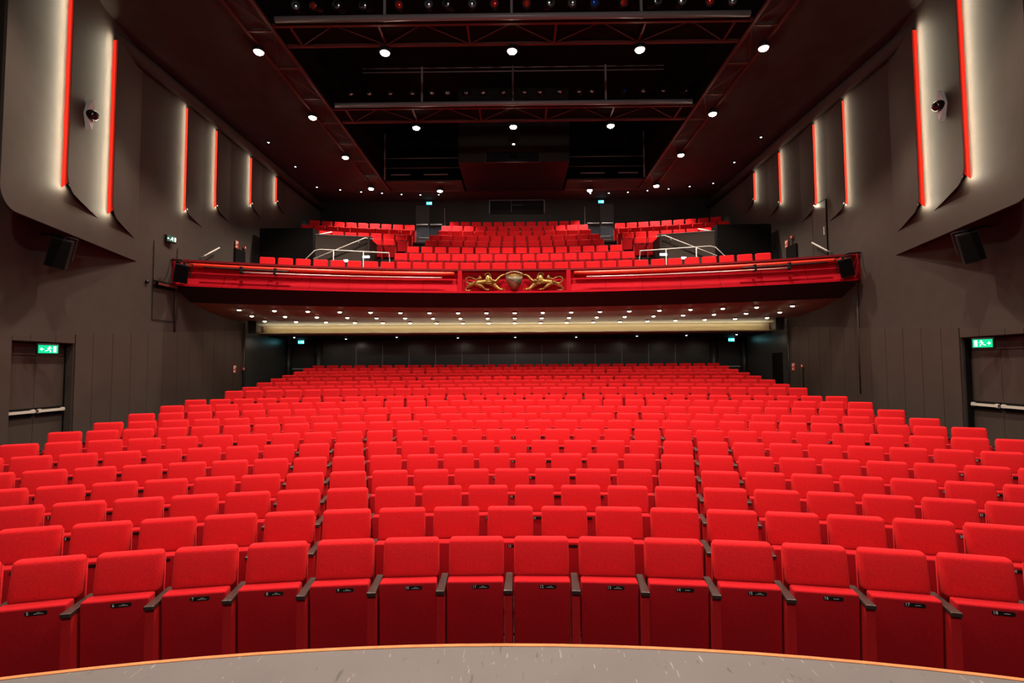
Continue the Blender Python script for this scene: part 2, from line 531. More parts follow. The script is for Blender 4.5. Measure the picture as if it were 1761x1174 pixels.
# rear wall of the stalls, with columns and seams
rw = MB()
rw.quad((-10.7, 23.5, 0), (10.7, 23.5, 0), (10.7, 23.5, 4.9), (-10.7, 23.5, 4.9))
rear = struct('wall_back', rw, DARKWALL)
pn = MB()
xs = [-9.2] + [-7.40 + 1.232 * i for i in range(13)] + [9.2]
for a, b in zip(xs[:-1], xs[1:]):
    pn.box(a + .01, b - .01, 23.44, 23.5, 1.0, 3.70)
pn.build('panelling', DARKWALL, rear)
for x in xs[1:-1]:
    sm = MB(); sm.box(x - .012, x + .012, 23.425, 23.46, 1.0, 3.45)
    sm.build('seam_strip', mat('pale_seam_strip', (.34, .34, .36), .4), rear)
for s in (-1, 1):
    c = MB(); c.tube([(s * 9.1, 23.3, 1.2), (s * 9.1, 23.3, 3.72)], .12, 14)
    c.build('column', DARKWALL, rear, True)
    c = MB(); c.tube([(s * 10.45, 23.2, 1.2), (s * 10.45, 23.2, 3.72)], .09, 14)
    c.build('column', DARKWALL, rear, True)
    dr = empty('door_3' if s < 0 else 'door_4', (s * 9.85, 23.4, 1.5)); dr['kind'] = 'structure'
    d = MB(); d.box(-.5, .5, 0, .04, -.1, 2.1); d.build('door_leaf', DARKWALL, dr)
    b = MB(); b.tube([(-.45, -.07, .88), (.45, -.07, .88)], .035, 10); b.box(-.45, -.40, -.07, 0, .85, .91); b.box(.40, .45, -.07, 0, .85, .91)
    b.build('push_bar', STEEL, dr)

# ------------------------------------------------------------------ balcony structure
BR = 26.15
def sweep(prof, x0, x1, n=40, R0=0.0, close=False):
    """prof: (radius, z) points swept along the arc between x0 and x1"""
    mb = MB()
    N = len(prof)
    vs = []
    for i in range(n + 1):
        x = x0 + (x1 - x0) * i / n
        for r, z in prof:
            vs.append((x, yarc(r + R0, x), z))
    fs = []
    for i in range(n):
        for j in range(N if close else N - 1):
            k = (j + 1) % N
            fs.append((i * N + j, (i + 1) * N + j, (i + 1) * N + k, i * N + k))
    if close:
        fs.append(tuple(range(N))); fs.append(tuple(range(n * N + N - 1, n * N - 1, -1)))
    mb.add(vs, fs)
    return mb
PX = 1.85
# rim and carcass
bal = struct('wall_balcony', sweep([(26.15, 5.66), (26.55, 5.68), (26.55, 4.95), (26.42, 4.95), (26.42, 5.60), (26.15, 5.60)], -10, 10, 60, close=True), FASCIADARK)
for s in (-1, 1):
    a, b = (-9.96, -PX) if s < 0 else (PX, 9.96)
    edges_ = [a + (b - a) * i / 7 for i in range(8)]
    fm = MB()
    for p, q in zip(edges_[:-1], edges_[1:]):
        g = sweep([(26.40, 5.58), (26.20, 4.93), (26.13, 4.92), (26.13, 4.86)], p + .004, q - .004, 8)
        fm.add(g.v, g.f)
    fm.build('fascia_panel', FASCIA, bal)
    pl = MB(); x = s * (PX - .06)
    pl.box(x - .07, x + .07, yarc(26.15, x), yarc(26.45, x), 4.87, 5.60)
    pl.build('pilaster', FASCIA, bal)
sweep([(26.34, 5.60), (26.34, 4.93), (26.13, 4.92), (26.13, 4.86)], -PX, PX, 12).build('emblem_panel', FASCIA, bal)
sweep([(26.13, 4.86), (26.95, 4.47)], -10, 10, 40).build('front_soffit', DARKSOFFIT, bal)
# balcony underside
so = sweep([(26.95, 4.47), (27.45, 4.36), (28.2, 4.235), (29.1, 4.14)], -10, 10, 40)
under = struct('ceiling_balcony', so, SOFFIT)
bb = MB()
# from the curved soffit to the straight beam
n = 40
for i in range(n):
    xa = -10.6 + 21.2 * i / n; xb = -10.6 + 21.2 * (i + 1) / n
    ya, yb = min(yarc(29.1, xa), 20.28), min(yarc(29.1, xb), 20.28)
    bb.quad((xa, yarc(29.1, xa) - .02, 4.14), (xb, yarc(29.1, xb) - .02, 4.14), (xb, 20.42, 4.13), (xa, 20.42, 4.13))
bb.build('rear_soffit', SOFFIT, under)
bm_ = MB()
bm_.box(-10.25, 10.25, 20.4, 20.8, 3.80, 4.12)
bm_.box(-10.25, 10.25, 19.98, 20.42, 3.76, 3.79)
bm_.box(-10.25, 10.25, 19.98, 20.00, 3.76, 3.83)
bm_.build('cove_beam', CREAM, under)
led = light('cove_led', 'AREA', (0, 20.08, 3.82), 0, (1, .90, .62), parent=under, shape='RECTANGLE', size=20.0, size_y=.05, rot=(PI + .45, 0, 0))
led.data.energy = 105
rs = MB()
rs.quad((-10.7, 20.8, 3.74), (10.7, 20.8, 3.74), (10.7, 23.5, 3.72), (-10.7, 23.5, 3.72))
rs.quad((-10.7, 20.78, 3.74), (10.7, 20.78, 3.74), (10.7, 20.78, 3.80), (-10.7, 20.78, 3.80))
rs.build('dark_soffit', DARKSOFFIT, under)

# balcony terraces
bal_d = [17.4, 19.4, 20.3, 21.2, 22.1, 23.0, 23.9, 24.8]
bal_top = [6.04, 6.79, 7.27, 7.76, 8.22, 8.68, 9.15, 9.62]
balc = [(d - YC, z + .05 * (z - 2.43) / d - SEAT_H) for d, z in zip(bal_d, bal_top)]
bf = MB()
ring(bf, 26.5, 28.3, 4.95, balc[0][1], -10, 10)
for i in range(1, 8):
    R, zf = balc[i]
    x = 5.6 if i < 3 else 10.0
    R1 = balc[i + 1][0] - .5 if i < 7 else R + .85
    ring(bf, R - .5 if i != 1 else R - .65, R1, 4.95, zf, -x, x)
ring(bf, 28.3, 29.9, 4.95, balc[0][1] - .02, -10, 10)
struct('floor_balcony', bf, CARPET)
# aisle half steps with pale nosing
sp = MB()
STEPNOSE = mat('step_edge', (.10, .10, .11), .5)
for s in (-1, 1):
    for i in range(1, 8):
        R, zf = balc[i]
        zp = balc[i - 1][1]
        xa = {1: 4.65, 2: 4.45, 3: 3.95, 4: 3.9, 5: 3.65, 6: 3.65, 7: 3.4}[i]
        xb = {1: 5.6, 2: 5.5, 3: 4.9, 4: 4.5, 5: 4.5, 6: 4.6, 7: 4.6}[i]
        R0 = R - .5 if i > 1 else R - .65
        nst = 2 if i > 1 else 3
        for j in range(1, nst):
            x0, x1 = sorted((s * xa, s * xb))
            ring(sp, R0 - .25 * (nst - j), R0, zp - .05, zp + (zf - zp) * j / nst, x0, x1, 4)
stp = struct('floor_steps', sp, CARPET)
for s in (-1, 1):
    nz = MB()
    for i in range(1, 8):
        R, zf = balc[i]; zp = balc[i - 1][1]
        xa = {1: 4.65, 2: 4.45, 3: 3.95, 4: 3.9, 5: 3.65, 6: 3.65, 7: 3.4}[i]; xb = {1: 5.6, 2: 5.5, 3: 4.9, 4: 4.5, 5: 4.5, 6: 4.6, 7: 4.6}[i]
        R0 = R - .5 if i > 1 else R - .65
        nst = 2 if i > 1 else 3
        for j in range(1, nst + 1):
            x0, x1 = sorted((s * xa, s * xb))
            rr_ = R0 - .25 * (nst - j)
            g = sweep([(rr_ - .004, zp + (zf - zp) * j / nst - .03), (rr_ - .004, zp + (zf - zp) * j / nst + .004), (rr_ + .04, zp + (zf - zp) * j / nst + .004)], x0, x1, 4)
            nz.add(g.v, g.f)
    nz.build('step_nosing', STEPNOSE, stp)

# parapets in front of the side seat blocks: grey face and black block
for s in (-1, 1):
    x0, x1 = sorted((s * 5.65, s * 7.7))
    g = sweep([(29.85, 4.95), (29.85, 7.58), (29.95, 7.58), (29.95, 4.95)], x0, x1, 8, close=True)
    pw = struct('wall_parapet', g, WALL)
    c = sweep([(29.83, 7.58), (29.83, 7.61), (29.97, 7.61), (29.97, 7.58)], x0, x1, 8, close=True)
    c.build('parapet_cap', GREYPIPE, pw)
    x0, x1 = sorted((s * 7.7, s * 9.75))
    k = MB(); k.box(x0, x1, 19.05, 19.6, 4.95, 7.78)
    struct('wall_vomitory', k, BLACKMATT)
    # side wall of the stair beside the parapet
    e = MB(); e.box(s * 5.65 - .03, s * 5.65 + .03, 19.35, 20.4, 4.95, 7.45)
    struct('wall_stair', e, DARKER)

# back wall of the balcony and everything above
bw = MB()
bw.quad((-10.1, 25.6, 4.9), (10.1, 25.6, 4.9), (10.1, 25.6, 11.3), (-10.1, 25.6, 11.3))
bwall = struct('wall_balcony_back', bw, DARKER)
for s in (-1, 1):
    dr = empty('door_5' if s < 0 else 'door_6', (s * 4.36, 25.57, 8.67)); dr['kind'] = 'structure'
    for sg in (-1, 1):
        d = MB(); d.box(min(sg * .01, sg * .70), max(sg * .01, sg * .70), -.04, 0, 0, 2.05); d.build('door_leaf', DARKWALL if sg == s else DARKER, dr)
        b = MB(); b.tube([(sg * .06, -.12, 1.02), (sg * .66, -.12, 1.02)], .04, 10); b.box(sg * .1 - .02, sg * .1 + .02, -.12, -.04, .99, 1.05); b.box(sg * .6 - .02, sg * .6 + .02, -.12, -.04, .99, 1.05)
        b.build('push_bar', STEEL, dr)
    c = MB(); c.tube([(s * -.78, -.06, 0), (s * -.78, -.06, 1.9)], .03, 8); c.build('door_frame', GREYPIPE, dr)
    # control room window frame in the centre and projection window above
wn = empty('window_1', (0.12, 25.52, 10.6)); wn['kind'] = 'structure'
fr = MB()
fr.box(-1.42, 1.42, -.04, .04, .32, .35); fr.box(-1.42, -1.38, -.04, .04, -.35, .32); fr.box(1.38, 1.42, -.04, .04, -.35, .32)
fr.build('window_frame', GREYPIPE, wn)
gl = MB(); gl.box(-1.4, 1.4, 0, .02, -.35, .32); gl.build('window_pane', mat('dark_glass', (.012, .013, .016), .08, spec=.6), wn)
eq = MB(); eq.box(-.3, -.27, -.02, 0, -.3, .3); eq.box(-.3, .3, -.02, 0, .08, .1); eq.build('window_bar', DARKWALL, wn)

# ceiling: dark side ceilings around an open void with bridges
VX, VY1, CZ = 6.0, 24.0, 10.9
ce = MB()
ce.quad((-10.1, 2, CZ), (-VX, 2, CZ), (-VX, VY1, CZ), (-10.1, VY1, CZ))
ce.quad((VX, 2, CZ), (10.1, 2, CZ), (10.1, VY1, CZ), (VX, VY1, CZ))
ce.quad((-10.1, VY1, CZ), (10.1, VY1, CZ), (10.1, 25.7, CZ + .08), (-10.1, 25.7, CZ + .08))
ceil_ = struct('ceiling', ce, CEIL)
vo = MB()
vo.quad((-VX, 2, CZ), (-VX, VY1, CZ), (-VX, VY1, 14), (-VX, 2, 14))
vo.quad((VX, 2, CZ), (VX, VY1, CZ), (VX, VY1, 14), (VX, 2, 14))
vo.quad((-VX, VY1, CZ), (VX, VY1, CZ), (VX, VY1, 14), (-VX, VY1, 14))
vo.quad((-VX, 2, 14), (VX, 2, 14), (VX, VY1, 14), (-VX, VY1, 14))
struct('ceiling_void', vo, BLACKMATT)
# projection room box in the middle of the void
pb = MB(); pb.box(-2.3, 2.3, 20.5, 24.0, CZ - .02, 14)
struct('wall_projection_room', pb, DARKER)
wn = empty('window_2', (-.05, 20.48, 11.1)); wn['kind'] = 'structure'
fr = MB(); fr.box(-1.1, 1.1, -.03, .03, .22, .25); fr.box(-1.1, 1.1, -.03, .03, -.27, -.25); fr.box(-1.13, -1.1, -.03, .03, -.27, .25); fr.box(1.1, 1.13, -.03, .03, -.27, .25)
fr.build('window_frame', REDMETAL, wn)
gl = MB(); gl.box(-1.1, 1.1, -.01, .01, -.25, .22); gl.build('window_pane', MATS['dark_glass'], wn)

# ------------------------------------------------------------------ theatre seats
def seat_parts(simple=False):
    seg = 2 if simple else 4
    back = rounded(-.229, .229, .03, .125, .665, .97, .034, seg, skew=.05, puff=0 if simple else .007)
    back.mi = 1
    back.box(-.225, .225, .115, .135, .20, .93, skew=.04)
    pan = rounded(-.226, .226, -.105, .012, .17, .695, .016, seg, skew=.0)
    for i, v in enumerate(pan.v):
        pan.v[i] = (v[0], v[1] + (.05 * (.695 - v[2]) if v[1] < -.04 else 0), v[2])
    return back, pan
back_mb, pan_mb = seat_parts()
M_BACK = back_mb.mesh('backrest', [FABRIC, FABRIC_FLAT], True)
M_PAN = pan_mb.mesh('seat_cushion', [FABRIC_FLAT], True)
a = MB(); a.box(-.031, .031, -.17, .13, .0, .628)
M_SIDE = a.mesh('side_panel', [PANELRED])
a = rounded(-.036, .036, -.19, .165, .628, .66, .006, 2)
for i, v in enumerate(a.v):      # the arm narrows towards the back
    t = (v[1] + .19) / .355
    a.v[i] = (v[0] * (1 - .22 * t), v[1], v[2])
M_ARM = a.mesh('armrest', [WOOD])
def plate_mesh():
    a = MB(); n = 6; w2, h2 = .07, .014
    pts = [(w2 - h2 + h2 * math.cos(t), h2 * math.sin(t)) for t in [(-PI / 2 + PI * i / n) for i in range(n + 1)]] + [(-w2 + h2 + h2 * math.cos(t), h2 * math.sin(t)) for t in [(PI / 2 + PI * i / n) for i in range(n + 1)]]
    N = len(pts)
    a.add([(x, -.003, z) for x, z in pts] + [(x, 0, z) for x, z in pts], [tuple(range(N))] + [(i, i + N, (i + 1) % N + N, (i + 1) % N) for i in range(N)])
    return a.mesh('number_plate', [PLATE])
M_PLATE = plate_mesh()
def lines_mesh(kind):
    a = MB()
    if kind == 2:
        for (x0, x1, z) in ((-.012, .012, .0035), (-.030, .030, -.0045)):
            x = x0
            while x < x1:
                wd = random.uniform(.0035, .007); a.box(x, min(x + wd, x1), -.0006, 0, z - .0014, z + .0014); x += wd + .0015
    else:
        x = -.018
        while x < .018:
            wd = random.uniform(.0035, .007); a.box(x, min(x + wd, .018), -.0006, 0, -.0022, .0012); x += wd + .0015
    return a.mesh('name_line', [mat('grey_print', (.7, .7, .7), .5)])
M_LINES = {1: lines_mesh(1), 2: lines_mesh(2)}
NUM = {}
def numeral(nm):
    if nm not in NUM:
        me = text_mesh(str(nm), .031, WHITE)
        me.name = 'numeral'
        NUM[nm] = me
    return NUM[nm]

rows = []    # (row no, R, floor z, number of seats, pitch, seat-centred)
for i, (R, zf) in enumerate(stall):
    if i < 7:
        p = .54
        # as far as the picture shows the row, no further than its physical end
        d = R + YC
        half = 0
        kk = 0
        while True:
            x = (kk + (.5 if i % 2 == 0 else 0)) * p
            th = x / R
            P = on_arc(R, th)
            if (abs(P.x) - .3) / max(P.y, .1) > 1.03 or x > 8.0: break
            kk += 1
        nn = 2 * kk if i % 2 == 0 else 2 * kk - 1
    elif i < 12:
        nn, p = (30, .5435) if i % 2 == 0 else (31, .527)
    else:
        nn, p = (32, .5235) if i % 2 == 0 else (31, .54)
    rows.append((i + 1, R, zf, nn, p))
seats = []
for (rn, R, zf, nn, p) in rows:
    for k in range(nn):
        off = (k - (nn - 1) / 2) * p
        P = on_arc(R, off / R, zf)
        seats.append(dict(row=rn, k=k, n=nn, off=off, th=off / R, P=P, R=R, z=zf, p=p))
bseats = []
def brow(i, nn, p, off0=None):
    R, zf = balc[i]
    for k in range(nn):
        off = (k - (nn - 1) / 2) * p if off0 is None else off0 + k * p * (1 if off0 > 0 else -1)
        bseats.append(dict(row=100 + i, k=k, n=nn, off=off, th=off / R, P=on_arc(R, off / R, zf), R=R, z=zf, p=p))
for i, nn in enumerate((31, 17, 16, 14, 14, 13, 13, 12)):
    brow(i, nn, .543)
for sgn in (-1, 1):
    for i, nn, x0 in ((3, 6, 5.25), (4, 9, 4.95), (5, 9, 4.95), (6, 9, 4.98)):
        brow(i, nn, .53, sgn * x0)
n_single = 0
order = sorted(seats, key=lambda q: (q['row'], abs(q['off'])))
single = [q for q in order if q['row'] <= 10]
rest11 = [q for q in order if q['row'] > 10]
room = 300 - len(single)
single += rest11[:max(room, 0)]
many = rest11[max(room, 0):] + bseats
if room < 0:
    many = single[300:] + many
    single = single[:300]
print('SEATS', [(r[0], r[3]) for r in rows], len(single), len(many))
PLATE_X, PLATE_Z = .045, .655
for q in single:
    rn, k, nn = q['row'], q['k'], q['n']
    side_gap = q['p'] / 2
    o = empty('theatre_seat', q['P'], -q['th'])
    mid = (nn - 1) / 2
    dk = k - mid
    if nn % 2:
        pos = 'middle seat of the row' if dk == 0 else f"{ORD[int(abs(dk)) - 1]} to the {'left' if dk < 0 else 'right'} of the middle seat"
    else:
        pos = f"{ORD[int(abs(dk) + .5) - 1]} to the {'left' if dk < 0 else 'right'} of the middle gap"
    number = 12 + (k - nn // 2) if nn % 2 == 0 else 12 + (k - nn // 2)
    if rn == 1:
        lab = f"red folded theatre seat with plate number {number} in the front row by the stage"
        if number < 5 or number > 18:
            lab = f"red theatre seat cut off at the {'left' if dk < 0 else 'right'} end of the front row"
    else:
        lab = f"red theatre seat, {ORD[rn - 1]} row from the stage, {pos}"
    tag(o, lab, 'theatre seat', 'theatre seats in the stalls')
    link('backrest', M_BACK, o)
    link('seat_cushion', M_PAN, o)
    sides = [-side_gap]
    if k == nn - 1: sides.append(side_gap)
    for sx in sides:
        c = link('side_panel', M_SIDE, o); c.location.x = sx
        c = link('armrest', M_ARM, o); c.location.x = sx
    pl = link('number_plate', M_PLATE, o); pl.location = (PLATE_X, -.1055, PLATE_Z)
    if rn <= 8 and number > 0:
        c = link('numeral', numeral(number), pl); c.location = (-.050, -.0035, 0)
    if rn == 1 and 5 <= number <= 18:
        c = link('name_lines', M_LINES[2 if number <= 13 or number == 15 else 1], pl); c.location = (.018, -.0032, 0)
# the seats beyond the nearest three hundred, one object
mbk = MB()
bk, pn_ = seat_parts(True)
tmp = MB()
tmp.mi = 0; tmp.add(bk.v[:-8], bk.f[:-6]); tmp.mi = 1; tmp.add(bk.v[-8:], [tuple(i - (len(bk.v) - 8) for i in f) for f in bk.f[-6:]])
tmp.mi = 1; tmp.add(pn_.v, pn_.f)
tmp.mi = 4; tmp.box(PLATE_X - .06, PLATE_X + .06, -.109, -.105, PLATE_Z - .014, PLATE_Z + .014)
tmp.mi = 2
side_mb = MB(); side_mb.mi = 2; side_mb.box(-.031, .031, -.17, .13, .0, .622); side_mb.mi = 3; side_mb.box(-.036, .036, -.19, .165, .628, .66)
for q in many:
    T = Matrix.Translation(q['P']) @ Matrix.Rotation(-q['th'], 4, 'Z')
    ends = [(-q['p'] / 2)]
    if q['k'] == q['n'] - 1 or q['k'] == 0: ends = [-q['p'] / 2, q['p'] / 2]
    n0 = len(mbk.v)
    mbk.v += [tuple(T @ Vector(v)) for v in tmp.v]; mbk.f += [tuple(i + n0 for i in f) for f in tmp.f]; mbk.m += tmp.m
    for sx in ends:
        T2 = T @ Matrix.Translation((sx, 0, 0))
        n0 = len(mbk.v)
        mbk.v += [tuple(T2 @ Vector(v)) for v in side_mb.v]; mbk.f += [tuple(i + n0 for i in f) for f in side_mb.f]; mbk.m += side_mb.m
far = mbk.build('distant_seating', [FABRIC, FABRIC_FLAT, PANELRED, WOOD, PLATE])
tag(far, 'red theatre seats in the rear stalls rows and in all balcony rows', 'theatre seats', None, 'stuff')

# ------------------------------------------------------------------ balcony front fittings
for s, nm in ((-1, 'left'), (1, 'right')):
    x0, x1 = (-9.8, -PX - .12) if s < 0 else (PX + .12, 9.8)
    t = MB(); t.tube([(x0 + (x1 - x0) * i / 24, yarc(26.12, x0 + (x1 - x0) * i / 24), 5.49) for i in range(25)], .062, 12)
    o = t.build('padded_rail', PAD, None, True)
    tag(o, f'glossy orange-red padded rail along the {nm} half of the balcony front', 'rail', 'padded rails on the balcony front')
    # pale pipe beneath it
    xa, xb = (-8.2, -2.35) if s < 0 else (2.35, 8.2)
    root = empty('hanging_pipe', (0, 0, 0))
    t = MB(); t.tube([(xa + (xb - xa) * i / 20, yarc(25.98, xa + (xb - xa) * i / 20), 5.33) for i in range(21)], .022, 10)
    t.build('pale_pipe', mat('pinkish_steel', (.75, .45, .42), .3, metal=.3), root, True)
    xc, xd = sorted((s * 9.2, s * 7.0))
    t = MB(); t.tube([(xc + (xd - xc) * i / 10, yarc(26.0, xc + (xd - xc) * i / 10), 5.42) for i in range(11)], .022, 10)
    t.build('dark_pipe', BLACK, root, True)
    for xx in (s * 7.35, s * 8.25):
        c = MB(); yy = yarc(25.98, xx)
        c.box(xx - .025, xx + .025, yy - .04, yy + .10, 5.28, 5.50)
        c.lathe([(.03, -.03), (.03, .03)], 8, Matrix.Translation((xx, yy - .05, 5.33)) @ Matrix.Rotation(PI / 2, 4, 'X'))
        c.build('pipe_clamp', BLACK, root)
    tag(root, f'thin pale and dark lighting pipes clamped below the padded rail, {nm} half', 'pipe', 'pipes on the balcony front')
    # end return of the front
    e = MB(); xe = s * 9.97
    e.box(xe - .03, xe + .03, yarc(26.1, xe), yarc(26.1, xe) + .5, 4.87, 5.66)
    e.build('end_return', FASCIADARK, bal)

# skinned figure helper for the lions
def skinned(name, chains, material, sub=2):
    """chains: lists of (x, y, z, r); later chains root at the nearest earlier vertex"""
    vs, es, rad = [], [], []
    for ch in chains:
        last = None
        for i, (x, y, z, r) in enumerate(ch):
            p = Vector((x, y, z))
            if i == 0 and vs:
                j = min(range(len(vs)), key=lambda q: (vs[q] - p).length)
                last = j
                if (vs[j] - p).length < .012:
                    continue
            vs.append(p); rad.append(r)
            if last is not None:
                es.append((last, len(vs) - 1))
            last = len(vs) - 1
    me = bpy.data.meshes.new(name)
    me.from_pydata([v[:] for v in vs], es, [])
    o = bpy.data.objects.new(name, me)
    COL.objects.link(o)
    md = o.modifiers.new('skin', 'SKIN')
    me.skin_vertices.new() if not me.skin_vertices else None
    for i, sv in enumerate(me.skin_vertices[0].data):
        sv.radius = (rad[i], rad[i] * .8)
        sv.use_root = (i == 0)
    ss = o.modifiers.new('sub', 'SUBSURF'); ss.levels = sub; ss.render_levels = sub
    dg = bpy.context.evaluated_depsgraph_get()
    dg.update()
    me2 = bpy.data.meshes.new_from_object(o.evaluated_get(dg))
    COL.objects.unlink(o); bpy.data.objects.remove(o)
    me2.materials.clear(); me2.materials.append(material)
    for p_ in me2.polygons: p_.use_smooth = True
    me2.name = name
    return me2
K = .00217
def L(zx, zy, r, y=0.0):
    return ((zx - 855) * K, y, (425 - zy) * K, r * K * 1.55)
def lion(mir, lab):
    body = skinned('lion_body', [
        [L(350, 275, 40), L(245, 285, 42), ],
        [L(350, 275, 40), L(420, 265, 46), L(480, 262, 60), L(462, 220, 48), L(450, 180, 34), L(490, 172, 17), L(508, 182, 11)],
        [L(500, 262, 40), L(560, 262, 26), L(600, 235, 24, -.01), L(645, 180, 17, -.02), L(690, 160, 14, -.02), L(712, 155, 9, -.02)],
        [L(500, 285, 36), L(555, 320, 26), L(605, 362, 18, -.02), L(640, 385, 13, -.03), L(695, 382, 15, -.03)],
        [L(262, 290, 34, -.02), L(330, 318, 30, -.03), L(385, 352, 20, -.03), L(410, 382, 12, -.03), L(480, 388, 13, -.03)],
        [L(235, 280, 32, .01), L(190, 318, 28, .01), L(140, 342, 16, .01), L(110, 378, 12, .01), L(120, 396, 11, .01), L(190, 396, 12, .01)],
    ], GOLD)
    tail = skinned('lion_tail', [[L(215, 275, 9), L(165, 290, 9), L(125, 262, 9), L(112, 222, 9), L(150, 188, 8), L(210, 200, 8), L(262, 226, 8), L(305, 212, 8), L(330, 198, 14), L(345, 212, 17), L(362, 218, 8)],
                                 [L(330, 198, 14), L(328, 172, 8), L(330, 162, 4)]], GOLD, 2)
    mane = MB()
    rnd = random.Random(3)
    for i in range(60):
        zx = rnd.uniform(412, 545); zy = rnd.uniform(205, 312)
        if ((zx - 475) / 72) ** 2 + ((zy - 258) / 60) ** 2 > 1: continue
        x, y, z, _ = L(zx, zy, 0)
        mane.lathe([(.004, -.03), (.021, -.015), (.028, 0), (.020, .016), (.003, .030)], 7, Matrix.Translation((x, -.135, z)) @ Matrix.Rotation(PI / 2, 4, 'X'))
    curls = MB()
    for i in range(9):     # curls round the crown of the head
        t = PI * (.15 + .8 * i / 8)
        x, y, z, _ = L(452 + 42 * math.cos(t), 172 - 38 * math.sin(t), 0)
        curls.lathe([(.004, -.03), (.018, -.01), (.020, 0), (.004, .02)], 7, Matrix.Translation((x, -.06, z)) @ Matrix.Rotation(PI / 2, 4, 'X'))
    toes = MB()
    for (zx, zy) in ((705, 375), (712, 386), (700, 392), (490, 380), (496, 392), (200, 390), (204, 400), (716, 148), (722, 158), (714, 166)):
        x, y, z, _ = L(zx, zy, 0)
        toes.lathe([(.003, -.016), (.013, -.006), (.014, .004), (.003, .016)], 7, Matrix.Translation((x, -.05, z)) @ Matrix.Rotation(PI / 2, 4, 'X'))
    o = empty('lion_relief', (.0, yarc(26.2, 0), 4.89))
    for nm_, me in (('lion_body', body), ('lion_tail', tail), ('lion_mane', mane.mesh('lion_mane', GOLD, True)), ('head_curls', curls.mesh('head_curls', GOLD, True)), ('lion_toes', toes.mesh('lion_toes', GOLD, True))):
        if mir:
            me.transform(Matrix.Scale(-1, 4, (1, 0, 0))); me.flip_normals()
        link(nm_, me, o)
    tag(o, lab, 'relief', 'gilded lions of the balcony emblem')
lion(False, 'gilded carved lion left of the shield, its raised paw reaching right')
lion(True, 'gilded carved lion right of the shield, its raised paw reaching left')
# shield with crown
o = empty('shield_relief', (0, yarc(26.14, 0), 4.88))
shd = MB()
prof = [(-130, 185), (130, 185), (126, 240), (108, 290), (70, 345), (30, 385), (0, 408), (-30, 385), (-70, 345), (-108, 290), (-126, 240)]
ctr_ = (0, 265)
N = len(prof)
lay = [(1.0, 0.0), (1.0, -.04), (.8, -.09), (.4, -.12)]
for sc, dy in lay:
    shd.v += [((ctr_[0] + (a_ - ctr_[0]) * sc) * K, dy, (425 - (ctr_[1] + (b_ - ctr_[1]) * sc)) * K) for a_, b_ in prof]
for l in range(3):
    shd.f += [(l * N + i, l * N + (i + 1) % N, (l + 1) * N + (i + 1) % N, (l + 1) * N + i) for i in range(N)]
shd.f.append(tuple(range(3 * N, 4 * N))); shd.m = [0] * len(shd.f)
def shield_mat():
    M = bpy.data.materials.new('copper_and_bronze_shield'); M.use_nodes = True
    nt = M.node_tree; b = nt.nodes['Principled BSDF']; b.inputs['Roughness'].default_value = .45; b.inputs['Metallic'].default_value = .5
    tc = nt.nodes.new('ShaderNodeTexCoord'); sx = nt.nodes.new('ShaderNodeSeparateXYZ'); nt.links.new(tc.outputs['Object'], sx.inputs[0])
    ma = nt.nodes.new('ShaderNodeMath'); ma.operation = 'MULTIPLY_ADD'; ma.inputs[1].default_value = .55
    nt.links.new(sx.outputs['X'], ma.inputs[0]); nt.links.new(sx.outputs['Z'], ma.inputs[2])
    r = nt.nodes.new('ShaderNodeValToRGB'); r.color_ramp.interpolation = 'CONSTANT'
    e = r.color_ramp.elements; e[0].position = 0; e[0].color = (.30, .085, .045, 1); e[1].position = .36; e[1].color = (.15, .11, .07, 1)
    q = r.color_ramp.elements.new(.31); q.color = (.10, .05, .035, 1)
    nt.links.new(ma.outputs[0], r.inputs[0]); nt.links.new(r.outputs[0], b.inputs['Base Color'])
    return M
shd.build('shield', shield_mat(), o, True)
cr = MB()
for i in range(16):
    t0, t1 = -1 + i / 8, -1 + (i + 1) / 8
    za = lambda t: (425 - (150 + 14 * t * t)) * K
    cr.quad((t0 * 115 * K, -.06 - .05 * (1 - t0 * t0), (425 - 188) * K), (t1 * 115 * K, -.06 - .05 * (1 - t1 * t1), (425 - 188) * K), (t1 * 128 * K, -.06 - .05 * (1 - t1 * t1), za(t1)), (t0 * 128 * K, -.06 - .05 * (1 - t0 * t0), za(t0)))
cr.build('crown', GOLD, o, True)
for i in range(11):
    t = -1 + i / 5
    b = MB(); b.lathe([(.005, -.024), (.019, -.014), (.024, 0), (.019, .014), (.005, .024)], 10)
    bo = b.build('crown_pearl', mat('pale_gilding', (.85, .62, .38), .3, metal=.5), o, True)
    bo.location = (t * 118 * K, -.06 - .05 * (1 - t * t), (425 - (120 + 26 * t * t)) * K)
tag(o, 'crowned bronze and copper shield in the centre of the balcony front', 'relief')

# ------------------------------------------------------------------ lamps
def lamp_proto(r, lensmat, cup=.06):
    o = empty('ceiling_lamp')
    c = MB(); c.lathe([(r * 1.25, cup), (r * 1.35, cup * .4), (r * 1.3, 0), (r * 1.08, 0), (r * 1.05, cup * .5), (0.001, cup * .5)], 20)
    c.build('lamp_housing', BLACK, o, True)
    l = MB(); l.lathe([(r, cup * .35), (r, 0), (r * .94, -r * .2), (r * .75, -r * .36), (r * .4, -r * .47), (0.001, -r * .5)], 20)
    l.build('lamp_lens', lensmat, o, True)
    return o
proto = lamp_proto(.115, LAMP, .10)
tree = snapshot(proto)
spots = [(-6.64, 12.8), (-3.35, 12.9), (0, 12.9), (3.35, 12.9), (6.58, 12.9), (-6.64, 16.3), (-3.36, 17.1), (0, 17.1), (3.36, 17.1), (6.58, 16.35),
         (-6.64, 19.5), (6.58, 19.6), (-6.64, 23.0), (-3.5, 23.4), (3.55, 23.5), (6.55, 23.0)]
